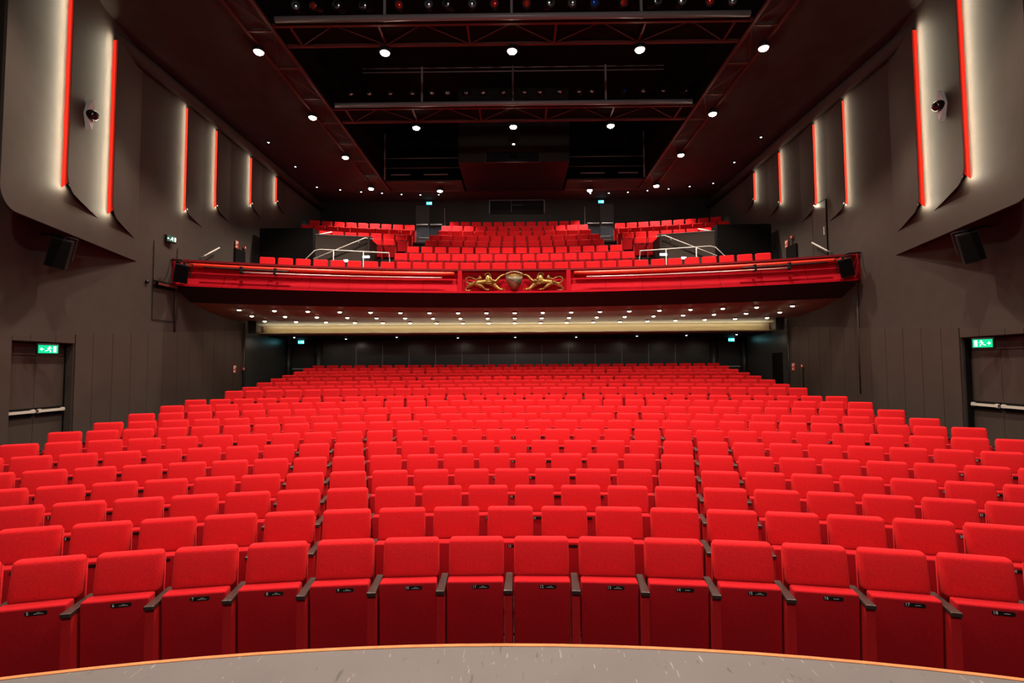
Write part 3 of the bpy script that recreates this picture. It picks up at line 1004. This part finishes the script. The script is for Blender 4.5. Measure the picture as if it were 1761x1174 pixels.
where = ['front bridge, far left on the slanting side truss', 'front bridge, between centre and left truss', 'centre of the front bridge', 'front bridge, between centre and right truss', 'front bridge, far right on the side truss',
         'second bay of the left side truss', 'second bridge, left of its centre lamp', 'centre of the second bridge', 'second bridge, right of its centre lamp', 'second bay of the right side truss',
         'third bay of the left side truss', 'third bay of the right side truss', 'last bay of the left side truss, over the balcony', 'rear bridge over the balcony, left of the window', 'rear bridge over the balcony, right of the window', 'last bay of the right side truss, over the balcony']
hl = bpy.data.lights.new('house_lamp_light', 'SPOT'); hl.energy = P_HOUSE; hl.color = WARM; hl.spot_size = math.radians(104); hl.spot_blend = .45; hl.shadow_soft_size = .1
for i, ((x, y), wtxt) in enumerate(zip(spots, where)):
    o = proto if i == 0 else dup(tree)
    o.location = (x, y, 10.70)
    tag(o, 'round bright ceiling lamp, ' + wtxt, 'ceiling lamp', 'round house lamps under the ceiling trusses')
    lo = bpy.data.objects.new('lamp_light', hl); COL.objects.link(lo); lo.parent = o; lo.location = (0, 0, -.12)
# rod from the truss to the lamps
o = lamp_proto(.05, LAMPCOOL, .05); o.name = 'centre_ceiling_light'; o.location = (0, 18.85, 10.88)
cbl = light('twin_light_beam', 'SPOT', (0, 0, -.06), 420, WARM, parent=o, rot=(math.radians(48), 0, 0), spot_size=math.radians(95), spot_blend=.6, shadow_soft_size=.06)
tag(o, 'small white twin light on the ceiling above the projection window', 'ceiling light')
# small cool lights near the side walls and over the rear balcony
p2 = lamp_proto(.032, LAMPCOOL, .05); p2.name = 'spot_light'; tree2 = snapshot(p2)
pts = []
for s in (-1, 1):
    nm = 'left' if s < 0 else 'right'
    pts += [(s * 9.15, 18.4, f'small white ceiling spot by the {nm} side wall, nearer one'), (s * 9.15, 20.7, f'small white ceiling spot by the {nm} side wall, farther one')]
    for i, (x, y) in enumerate([(9.2, 23.1), (8.25, 23.5), (7.35, 23.8), (6.4, 24.0), (5.5, 24.2), (4.6, 24.3), (3.7, 24.3)]):
        pts.append((s * x, y, f'small white spot over the balcony, {ORD[i]} from the {nm} side wall'))
cl_ = bpy.data.lights.new('cool_spot', 'SPOT'); cl_.energy = 110; cl_.color = (.9, .88, 1); cl_.spot_size = math.radians(60); cl_.spot_blend = .5; cl_.shadow_soft_size = .04
for i, (x, y, lab) in enumerate(pts):
    o = p2 if i == 0 else dup(tree2, name='spot_light')
    o.location = (x, y, 10.84)
    tag(o, lab, 'ceiling light', 'small cool ceiling spots')
    if y > 23:
        lo = bpy.data.objects.new('spot_beam', cl_); COL.objects.link(lo); lo.parent = o; lo.location = (0, 0, -.05); lo.rotation_euler = (.35, 0, 0)
# balcony underside downlights, three curved rows
p3 = lamp_proto(.06, LAMPSMALL, .03); p3.name = 'downlight'; tree3 = snapshot(p3)
dl = bpy.data.lights.new('downlight_beam', 'SPOT'); dl.energy = 15; dl.color = (1, .84, .62); dl.spot_size = math.radians(150); dl.spot_blend = .9; dl.shadow_soft_size = .05
first = True
for rr_, zz, nm, kmax in ((27.45, 4.335, 'front', 9), (28.2, 4.215, 'middle', 9), (29.05, 4.115, 'rear', 9)):
    for k in range(-kmax, kmax + 1):
        x = k * 1.0
        o = p3 if first else dup(tree3, name='downlight'); first = False
        o.location = (x, yarc(rr_, x), zz)
        posn = 'on the centre line' if k == 0 else f"{ORD[abs(k) - 1]} {'left' if k < 0 else 'right'} of the centre line"
        tag(o, f'recessed downlight under the balcony, {nm} curved row, {posn}', 'downlight', 'downlights under the balcony')
        lo = bpy.data.objects.new('downlight_beam', dl); COL.objects.link(lo); lo.parent = o; lo.location = (0, 0, -.06)
p4 = lamp_proto(.035, LAMPCOOL, .03); p4.name = 'soffit_light'; tree4 = snapshot(p4)
for i, (x, y) in enumerate([(-9.2, 20.95), (-7.5, 22.3), (-5.0, 21.3), (-2.5, 22.0), (0, 21.9), (2.65, 22.0), (5.2, 21.6), (7.2, 21.3), (9.15, 20.95)]):
    o = p4 if i == 0 else dup(tree4, name='soffit_light')
    o.location = (x, y, 3.70)
    tag(o, f'tiny white light in the dark soffit over the last rows, {ORD[i]} from the left wall', 'downlight', 'tiny lights in the dark rear soffit')
    lo = bpy.data.objects.new('soffit_beam', dl); COL.objects.link(lo); lo.parent = o; lo.location = (0, 0, -.06)
    lo.data = dl.copy() if i == 0 else bpy.data.lights['soffit_beam']
    if i == 0: lo.data.name = 'soffit_beam'; lo.data.energy = 7; lo.data.spot_size = math.radians(178); lo.data.spot_blend = .2

# ------------------------------------------------------------------ trusses and lighting bridges
def bridge(y0, y1, yr, label, luminaires, posts):
    o = empty('lighting_bridge', (0, 0, 0))
    z = 10.88
    c = MB()
    for yy in (y0, y1):
        c.box(-5.90, 5.90, yy - .035, yy + .035, z - .035, z + .035)
    c.build('chord', REDMETAL, o)
    xs = [-5.5 + 1.1 * i for i in range(11)]
    for x in xs[::2]:
        c = MB(); c.box(x - .025, x + .025, y0, y1, z - .02, z + .02); c.build('cross_member', REDMETAL, o)
    c = MB()
    for i in range(10):
        a, b = xs[i], xs[i + 1]
        ya, yb = (y0, y1) if i % 2 else (y1, y0)
        c.tube([(a, ya, z), (b, yb, z)], .014, 6)
    c.build('diagonal', REDMETAL, o)
    c = MB(); c.box(-5.90, 5.90, y0, y1, z + .04, z + .06); c.build('walkway_plate', BLACKMATT, o)
    c = MB(); c.tube([(-5.75, yr, z + .02), (5.75, yr, z + .02)], .075, 12); c.build('grey_tube', GREYPIPE, o, True)
    c = MB()
    for zz in (z + 1.15, z + 1.28): c.tube([(-4.9, yr + .1, zz), (4.9, yr + .1, zz)], .018, 8)
    c.build('guard_rail', GREYPIPE, o, True)
    for x in posts:
        c = MB(); c.box(x - .03, x + .03, yr + .04, yr + .10, z - .02, z + 1.3); c.build('post', GREYPIPE, o)
    tag(o, label, 'lighting bridge', 'red steel lighting bridges')
bridge(12.05, 12.85, 11.85, 'red steel lighting bridge nearest the stage, with wide grey tube', None, (-3.1, 0, 3.15))
bridge(16.1, 17.0, 15.9, 'red steel lighting bridge further back, above the balcony front', None, (-2.95, 0, 3.0))
# rear bridge, split by the projection room
for s, nm in ((-1, 'left'), (1, 'right')):
    o = empty('lighting_bridge')
    x0, x1 = sorted((s * 2.4, s * 5.9))
    c = MB(); c.box(x0, x1, 22.6, 22.68, 10.84, 10.90); c.box(x0, x1, 23.8, 23.88, 10.84, 10.90); c.build('chord', REDMETAL, o)
    c = MB(); c.box(x0, x1, 22.6, 23.88, 10.905, 10.93); c.build('walkway_plate', CEIL, o)
    c = MB()
    for zz in (11.5, 11.95): c.tube([(x0, 22.6, zz), (x1, 22.6, zz)], .02, 8)
    c.build('guard_rail', GREYPIPE, o, True)
    c = MB(); c.tube([(s * 3.0, 22.5, 11.15), (s * 4.1, 22.5, 11.15)], .035, 8); c.tube([(s * 4.7, 22.5, 11.15), (s * 5.6, 22.5, 11.15)], .035, 8)
    c.build('short_bar', GREYPIPE, o, True)
    c = MB(); c.tube([(s * 5.85, 22.4, 10.9), (s * 5.85, 22.4, 13)], .04, 8); c.build('post', GREYPIPE, o, True)
    tag(o, f'dark rear lighting gallery to the {nm} of the projection window', 'lighting bridge', 'rear lighting galleries')
    # side truss along the void
    o = empty('side_truss')
    z = 10.85
    c = MB()
    for xx in (5.95, 6.62): c.box(s * xx - .035, s * xx + .035, 4, 23.9, z - .035, z + .035)
    c.build('chord', REDMETAL, o)
    c = MB()
    yy = 4.2; sw = 0
    while yy < 23:
        c.box(min(s * 5.95, s * 6.62), max(s * 5.95, s * 6.62), yy - .02, yy + .02, z - .02, z + .02)
        c.tube([(s * (5.95 if sw else 6.62), yy, z), (s * (6.62 if sw else 5.95), yy + 1.6, z)], .013, 6)
        yy += 1.6; sw = 1 - sw
    c.build('lattice', REDMETAL, o)
    tag(o, f'long red steel truss running along the {nm} edge of the ceiling void', 'truss', 'side trusses')
    # lamps stand between the chords: small carrier plates
# luminaires
def luminaire_proto():
    o = empty('stage_spotlight')
    b = MB(); b.lathe([(.05, -.22), (.085, -.20), (.10, -.10), (.10, .12), (.115, .14), (.115, .18), (.095, .18), (.095, .15), (.001, .15)], 14, Matrix.Rotation(PI / 2, 4, 'X'))
    b.build('lamp_body', BLACK, o, True)
    l = MB(); l.lathe([(.094, .150), (.075, .168), (.04, .180), (.001, .184)], 14, Matrix.Rotation(PI / 2, 4, 'X'))
    l.build('lens', LENSGLASS, o, True)
    y = MB(); y.box(-.13, -.12, -.02, .02, -.02, .24); y.box(.12, .13, -.02, .02, -.02, .24); y.box(-.13, .13, -.02, .02, .23, .245); y.tube([(0, 0, .24), (0, 0, .34)], .02, 8)
    y.build('yoke', BLACKMATT, o)
    return o
lp = luminaire_proto(); treeL = snapshot(lp)
xs1 = [512, 548, 587, 633, 691, 742, 776, 816, 856, 910, 948, 989, 1025, 1073, 1128, 1174, 1223, 1262]
xs2 = [607, 638.5, 675, 713, 745, 773, 806, 833, 866.5, 904, 931.7, 965, 998, 1019, 1073, 1106, 1138, 1177]
first = True
for bi, (xsb, y, z) in enumerate(((xs1, 12.3, 11.52), (xs2, 16.5, 11.60))):
    for i, px in enumerate(xsb):
        x = (px - 884) / 870 * (y * 1.035)
        o = lp if first else dup(treeL, name='stage_spotlight'); first = False
        o.location = (x, y, z)
        o.rotation_euler = (math.radians(24 + random.uniform(-6, 6)), 0, math.radians(random.uniform(-22, 22)))
        colr = {1: 'red', 4: 'red', 8: 'red', 9: 'red', 13: 'red', 12: 'blue', 16: 'red'}.get(i) if bi == 0 else {14: 'blue'}.get(i)
        if colr:
            le = [c for c in bpy.data.objects if c.parent == o and c.name.startswith('lens')][0]
            le.data = le.data.copy(); le.data.materials[0] = LENSRED if colr == 'red' else LENSBLUE
        tag(o, f"black stage spotlight{' with ' + colr + ' filter' if colr else ''} on the {'front' if bi == 0 else 'second'} bridge, {ORD[i]} from the left", 'stage light', 'stage spotlights on the front bridge' if bi == 0 else 'stage spotlights on the second bridge')

# ------------------------------------------------------------------ signs
def exit_sign(loc, rz, label, w=.30, h=.15, glow=EXITGREEN, dim=1.0, flip=1):
    o = empty('exit_sign', loc, rz)
    b = rounded(-w / 2 - .025, w / 2 + .025, 0, .09, -h / 2 - .03, h / 2 + .03, .012, 2); b.build('sign_housing', BLACK, o)
    p = MB(); p.box(-w / 2, w / 2, -.006, 0, -h / 2, h / 2); p.build('lit_panel', glow, o)
    q = MB()
    u = h / 2
    f = flip
    # running figure
    q.box(f * .02 * 1 - .012, f * .02 + .012, -.010, -.006, .45 * u, .72 * u)                       # head
    def limb(x0, z0, x1, z1, t=.010):
        d = Vector((x1 - x0, 0, z1 - z0)); n_ = Vector((-d.z, 0, d.x)).normalized() * t / 2
        a_, b_ = Vector((x0, -.009, z0)), Vector((x1, -.009, z1))
        q.add([a_ - n_, b_ - n_, b_ + n_, a_ + n_], [(0, 1, 2, 3)])
    limb(f * .02, .42 * u, f * .005, -.10 * u, .020)
    limb(f * .005, -.10 * u, f * .040, -.35 * u); limb(f * .040, -.35 * u, f * .03, -.75 * u)
    limb(f * .005, -.10 * u, -f * .03, -.40 * u); limb(-f * .03, -.40 * u, -f * .055, -.42 * u)
    limb(f * .018, .35 * u, f * .055, .15 * u); limb(f * .018, .35 * u, -f * .02, .18 * u)
    # door
    limb(f * .085, -.75 * u, f * .085, .75 * u, .006); limb(f * .125, -.75 * u, f * .125, .75 * u, .006); limb(f * .085, .72 * u, f * .125, .72 * u, .006)
    limb(f * .105, -.75 * u, f * .105, .70 * u, .030)
    q.build('running_figure', EXITWHITE, o); q = MB()
    # arrow
    limb(-f * .125, 0, -f * .075, 0, .012); limb(-f * .13, 0, -f * .10, .35 * u, .010); limb(-f * .13, 0, -f * .10, -.35 * u, .010)
    q.build('arrow', EXITWHITE, o)
    return tag(o, label, 'exit sign', 'illuminated exit signs')
exit_sign((-9.86, 10.62, 2.86), PI / 2 * 1.0 - .55, 'green lit exit sign above the double door in the left wall', .32, .17)
exit_sign((9.86, 10.72, 2.86), -PI / 2 * 1.0 + .55, 'green lit exit sign above the double door in the right wall', .32, .17, flip=-1)
exit_sign((-9.88, 14.35, 6.17), PI / 2 - .3, 'small dim exit sign high on the left wall beside the balcony', .26, .15, mat('dim_exit_green', (.02, .06, .04), .4, emit=(.02, .16, .08), estr=.5))
exit_sign((-9.9, 23.25, 3.62), 0, 'cyan lit exit sign left of the rear stalls wall', .27, .15, EXITCYAN)
exit_sign((9.9, 23.25, 3.60), 0, 'cyan lit exit sign right of the rear stalls wall', .27, .15, EXITCYAN)
exit_sign((-4.36, 25.4, 10.78), 0, 'cyan lit exit sign over the left rear balcony door', .27, .15, EXITCYAN)
exit_sign((4.4, 25.4, 10.78), 0, 'cyan lit exit sign over the right rear balcony door', .27, .15, EXITCYAN)

def fire_card(loc, s, label):
    o = empty('notice_card', loc, PI / 2 if s < 0 else -PI / 2)
    b = MB(); b.box(-.10, .10, -.01, 0, -.14, .14); b.build('card', SIGNRED, o)
    q = MB(); q.box(-.075, .0, -.014, -.01, .0, .11); q.box(.02, .08, -.014, -.01, .05, .11); q.box(-.075, .02, -.014, -.01, -.11, -.05)
    q.build('white_symbols', WHITE, o)
    tag(o, label, 'notice', 'red fire notices')
def call_point(loc, s, label):
    o = empty('call_point', loc, PI / 2 if s < 0 else -PI / 2)
    b = MB(); b.box(-.05, .05, -.05, 0, -.05, .05); b.build('red_box', SIGNRED, o)
    b = MB(); b.box(-.025, .025, -.055, -.05, -.025, .03); b.build('white_pane', WHITE, o)
    b = MB(); b.box(-.01, .01, -.02, 0, -.75, -.05); b.build('cable_duct', BLACKMATT, o)
    tag(o, label, 'call point', 'small red call points')
fire_card((-9.955, 17.86, 6.87), -1, 'red and white fire notice on the left wall above the balcony')
fire_card((-9.955, 17.88, 2.41), -1, 'red and white fire notice on the left wall beside the stalls')
fire_card((9.955, 18.39, 6.85), 1, 'red and white fire notice on the right wall above the balcony')
fire_card((9.955, 18.2, 2.37), 1, 'red and white fire notice on the right wall beside the stalls')
call_point((-9.96, 18.35, 6.87), -1, 'small red call point on the left wall above the balcony')
call_point((-9.96, 18.42, 2.41), -1, 'small red call point on the left wall beside the stalls')
call_point((9.96, 18.0, 7.0), 1, 'small red call point on the right wall above the balcony')
call_point((9.96, 17.6, 2.4), 1, 'small red call point on the right wall beside the stalls')
for s in (-1, 1):
    k = MB(); k.box(min(s * 9.93, s * 10.0), max(s * 9.93, s * 10.0), 17.75, 18.4, 5.2, 6.72)
    o = k.build('wall_recess_panel', BLACKMATT); o['kind'] = 'structure'

# left wall service hatch with its bar, right wall narrow door
hd = empty('door_7', (-9.985, 14.28, 3.8)); hd['kind'] = 'structure'
g = MB()
g.box(0, .012, -.49, -.475, 0, 2.2); g.box(0, .012, .475, .49, 0, 2.2); g.box(0, .012, -.49, .49, 0, .014); g.build('shadow_gap', GROOVE, hd)
g = MB(); g.box(0, .02, -.47, .49, .90, 1.10); g.build('bar_backplate', BLACKMATT, hd)
g = MB(); g.box(.05, .10, -.46, .47, .97, 1.04); g.box(0, .10, -.46, -.40, .97, 1.04); g.box(0, .10, .41, .47, .97, 1.04); g.build('push_bar', mat('red_lit_bar', (.30, .12, .11), .3, metal=.6), hd)  # red light falling on the bar is put into its colour
g = MB(); g.lathe([(.05, 0), (.05, .04), (.03, .06)], 12, Matrix.Translation((0, -.72, 1.0)) @ Matrix.Rotation(PI / 2, 4, 'Y')); g.build('door_knob', BLACK, hd)
hd = empty('door_8', (9.985, 16.38, 5.6)); hd['kind'] = 'structure'
g = MB(); g.box(-.03, 0, -.36, .36, 0, 2.1); g.build('door_leaf', WALLPANEL, hd)
g = MB(); g.box(-.035, 0, -.375, -.36, 0, 2.12); g.box(-.035, 0, .36, .375, 0, 2.12); g.box(-.035, 0, -.375, .375, 2.1, 2.12); g.build('shadow_gap', GROOVE, hd)
g = MB(); g.box(-.05, -.03, -.28, -.24, 1.0, 1.25); g.build('door_handle', STEEL, hd)

# conduits at the balcony ends
for s, nm in ((-1, 'left'), (1, 'right')):
    t = MB(); t.tube([(s * 9.97, 14.72, 3.5 if s < 0 else 1.6), (s * 9.97, 14.72, 4.85)], .03, 8)
    tag(t.build('wall_conduit', WALLPANEL, None, True), f'thin vertical conduit on the {nm} wall below the balcony end', 'conduit')

# ------------------------------------------------------------------ rails on the balcony
def rail(name, pts, label, r=.022, posts=(), mt=None):
    o = empty(name)
    t = MB(); t.tube(pts, r, 10); t.build('top_rail', mt or WHITEPIPE, o, True)
    for (p, q) in posts:
        t = MB(); t.tube([p, q], r * .8, 8); t.build('post', mt or WHITEPIPE, o, True)
    return tag(o, label, 'handrail')
fz = balc[0][1]
for s, nm in ((-1, 'left'), (1, 'right')):
    rail('handrail', [(s * 8.1, 18.4, fz + .95), (s * 7.45, 18.62, 6.80), (s * 7.25, 18.62, 6.84), (s * 4.70, 18.75, 6.72), (s * 4.68, 18.75, 6.3)], f'pale tubular guard rail with posts in the {nm} balcony cross aisle',
         posts=[((s * 6.75, 18.64, 6.82), (s * 6.75, 18.64, fz)), ((s * 5.65, 18.7, 6.77), (s * 5.65, 18.7, fz)), ((s * 4.68, 18.75, 6.5), (s * 4.68, 18.75, fz))])
    rail('handrail', [(s * 8.3, 19.0, 6.30), (s * 5.85, 19.55, 7.50), (s * 5.55, 19.65, 7.48)], f'pale sloping stair handrail on the {nm} grey balcony parapet',
         posts=[((s * 6.1, 19.55, 7.35), (s * 6.1, 19.72, 7.28)), ((s * 7.6, 19.15, 6.63), (s * 7.6, 19.35, 6.58))])
    rail('handrail', [(s * 7.72, 19.5, 7.62), (s * 7.45, 20.3, 7.95)], f'short pale rail on top of the {nm} black vomitory block', r=.03)
    rail('handrail', [(s * 9.8, 15.75, 5.98), (s * 9.8, 16.55, 6.44)], f'short sloping handrail on the {nm} wall at the balcony end', r=.025,
         posts=[((s * 9.8, 15.85, 6.02), (s * 9.98, 15.85, 5.95)), ((s * 9.8, 16.4, 6.34), (s * 9.98, 16.4, 6.28))])
    # two bright little lamps in the cross aisle
    for j, (x, y, z, w_) in enumerate(((5.62, 18.95, 6.62, .13), (6.2, 18.4, 6.36, .08))):
        o = empty('aisle_lamp', (s * x, y, z))
        b = MB(); b.box(-w_ - .015, w_ + .015, 0, .05, -.055, .055); b.build('lamp_housing', BLACK, o)
        b = rounded(-w_, w_, -.02, .0, -.04, .04, .009, 2); b.build('lamp_lens', LAMPCOOL, o)
        b = MB(); b.tube([(0, .03, -.05), (0, .03, fz - z)], .015, 6); b.build('lamp_stem', BLACK, o)
        tag(o, f"{'wider' if j == 0 else 'smaller'} bright white aisle lamp behind the {nm} front balcony seats", 'lamp', 'aisle lamps')

# ------------------------------------------------------------------ loudspeakers
def speaker(loc, rot, size, label, bracket):
    o = empty('loudspeaker', loc); o.rotation_euler = rot
    w_, d_, h_ = size
    b = MB()   # trapezoid cabinet, wide at the front (-y)
    vs = [(-w_ / 2, -d_ / 2, -h_ / 2), (w_ / 2, -d_ / 2, -h_ / 2), (w_ * .32, d_ / 2, -h_ / 2), (-w_ * .32, d_ / 2, -h_ / 2)]
    vs = vs + [(x, y, h_ / 2) for x, y, z in vs]
    b.add(vs, [(3, 2, 1, 0), (4, 5, 6, 7), (0, 1, 5, 4), (1, 2, 6, 5), (2, 3, 7, 6), (3, 0, 4, 7)])
    b.build('cabinet', BLACK, o)
    g = MB(); g.box(-w_ * .45, w_ * .45, -d_ / 2 - .012, -d_ / 2, -h_ * .46, h_ * .46); g.build('grille', BLACKMATT, o)
    k = MB(); k.tube([(w_ * .0, 0, h_ / 2), (0, 0, h_ / 2 + .05)], .03, 8)
    k.box(-w_ / 2 - .03, -w_ / 2 - .015, -.03, .03, -.1, h_ / 2 + .06); k.box(w_ / 2 + .015, w_ / 2 + .03, -.03, .03, -.1, h_ / 2 + .06); k.box(-w_ / 2 - .03, w_ / 2 + .03, -.03, .03, h_ / 2 + .05, h_ / 2 + .07)
    k.build('mounting_yoke', BLACK, o)
    c = MB(); inv = (Matrix.Translation(Vector(loc)) @ Euler(rot).to_matrix().to_4x4()).inverted()
    c.tube([inv @ Vector(p) for p in bracket], .022, 8); c.build('bracket_arm', BLACK, o, True)
    return tag(o, label, 'loudspeaker', 'black loudspeakers')
speaker((-9.55, 10.5, 4.88), (math.radians(12), math.radians(14), math.radians(28)), (.36, .34, .62), 'black loudspeaker hanging in the dark recess of the left wall', [(-9.55, 10.5, 5.22), (-9.8, 10.5, 5.3), (-9.99, 10.5, 5.3)])
speaker((9.52, 10.55, 4.86), (math.radians(12), math.radians(-14), math.radians(-28)), (.36, .34, .62), 'black loudspeaker hanging in the dark recess of the right wall', [(9.52, 10.55, 5.2), (9.8, 10.55, 5.3), (9.99, 10.55, 5.3)])
speaker((-9.58, 14.42, 5.18), (math.radians(15), math.radians(10), math.radians(24)), (.36, .30, .52), 'black loudspeaker on the left corner of the balcony front', [(-9.62, 14.45, 5.55), (-9.7, 14.55, 5.6), (-9.98, 14.5, 5.6)])
speaker((9.55, 14.55, 5.22), (math.radians(15), math.radians(-12), math.radians(-26)), (.36, .30, .52), 'black loudspeaker on the right corner of the balcony front', [(9.55, 14.55, 5.6), (9.7, 14.6, 5.65), (9.98, 14.5, 5.65)])
speaker((-9.55, 18.3, 3.92), (0, 0, math.radians(20)), (.28, .28, .46), 'small black loudspeaker at the left end of the cream beam', [(-9.55, 18.3, 4.2), (-9.75, 18.4, 4.25), (-9.98, 18.4, 4.25)])
speaker((9.55, 18.3, 3.92), (0, 0, math.radians(-20)), (.28, .28, .46), 'small black loudspeaker at the right end of the cream beam', [(9.55, 18.3, 4.2), (9.75, 18.4, 4.25), (9.98, 18.4, 4.25)])

# domes on the wall fins
for s, nm in ((-1, 'left'), (1, 'right')):
    yy = 10.72
    xx = s * (shell_x(yy) - .16)
    o = empty('wall_dome', (xx, yy, 7.98), PI / 2 if s < 0 else -PI / 2)
    b = MB()
    b.add([(-.13, -.01, 0), (0, -.06, -.33), (.13, -.01, 0), (0, -.06, .33), (-.13, .06, 0), (0, .06, -.33), (.13, .06, 0), (0, .06, .33)], [(0, 1, 2, 3), (0, 4, 5, 1), (1, 5, 6, 2), (2, 6, 7, 3), (3, 7, 4, 0)])
    b.build('white_mount', mat('white_mount_plastic', (.85, .82, .82), .35), o)
    d = MB(); d.lathe([(.115, -.02), (.12, .06), (.10, .12), (.055, .165), (.001, .18)], 18, Matrix.Rotation(PI / 2, 4, 'X'))
    d.build('dark_dome', mat('dark_dome_plastic', (.015, .008, .010), .12, spec=.7), o, True)
    tag(o, f'dark glossy dome on a white pointed mount on the {nm} wall panel', 'wall dome', 'wall domes')
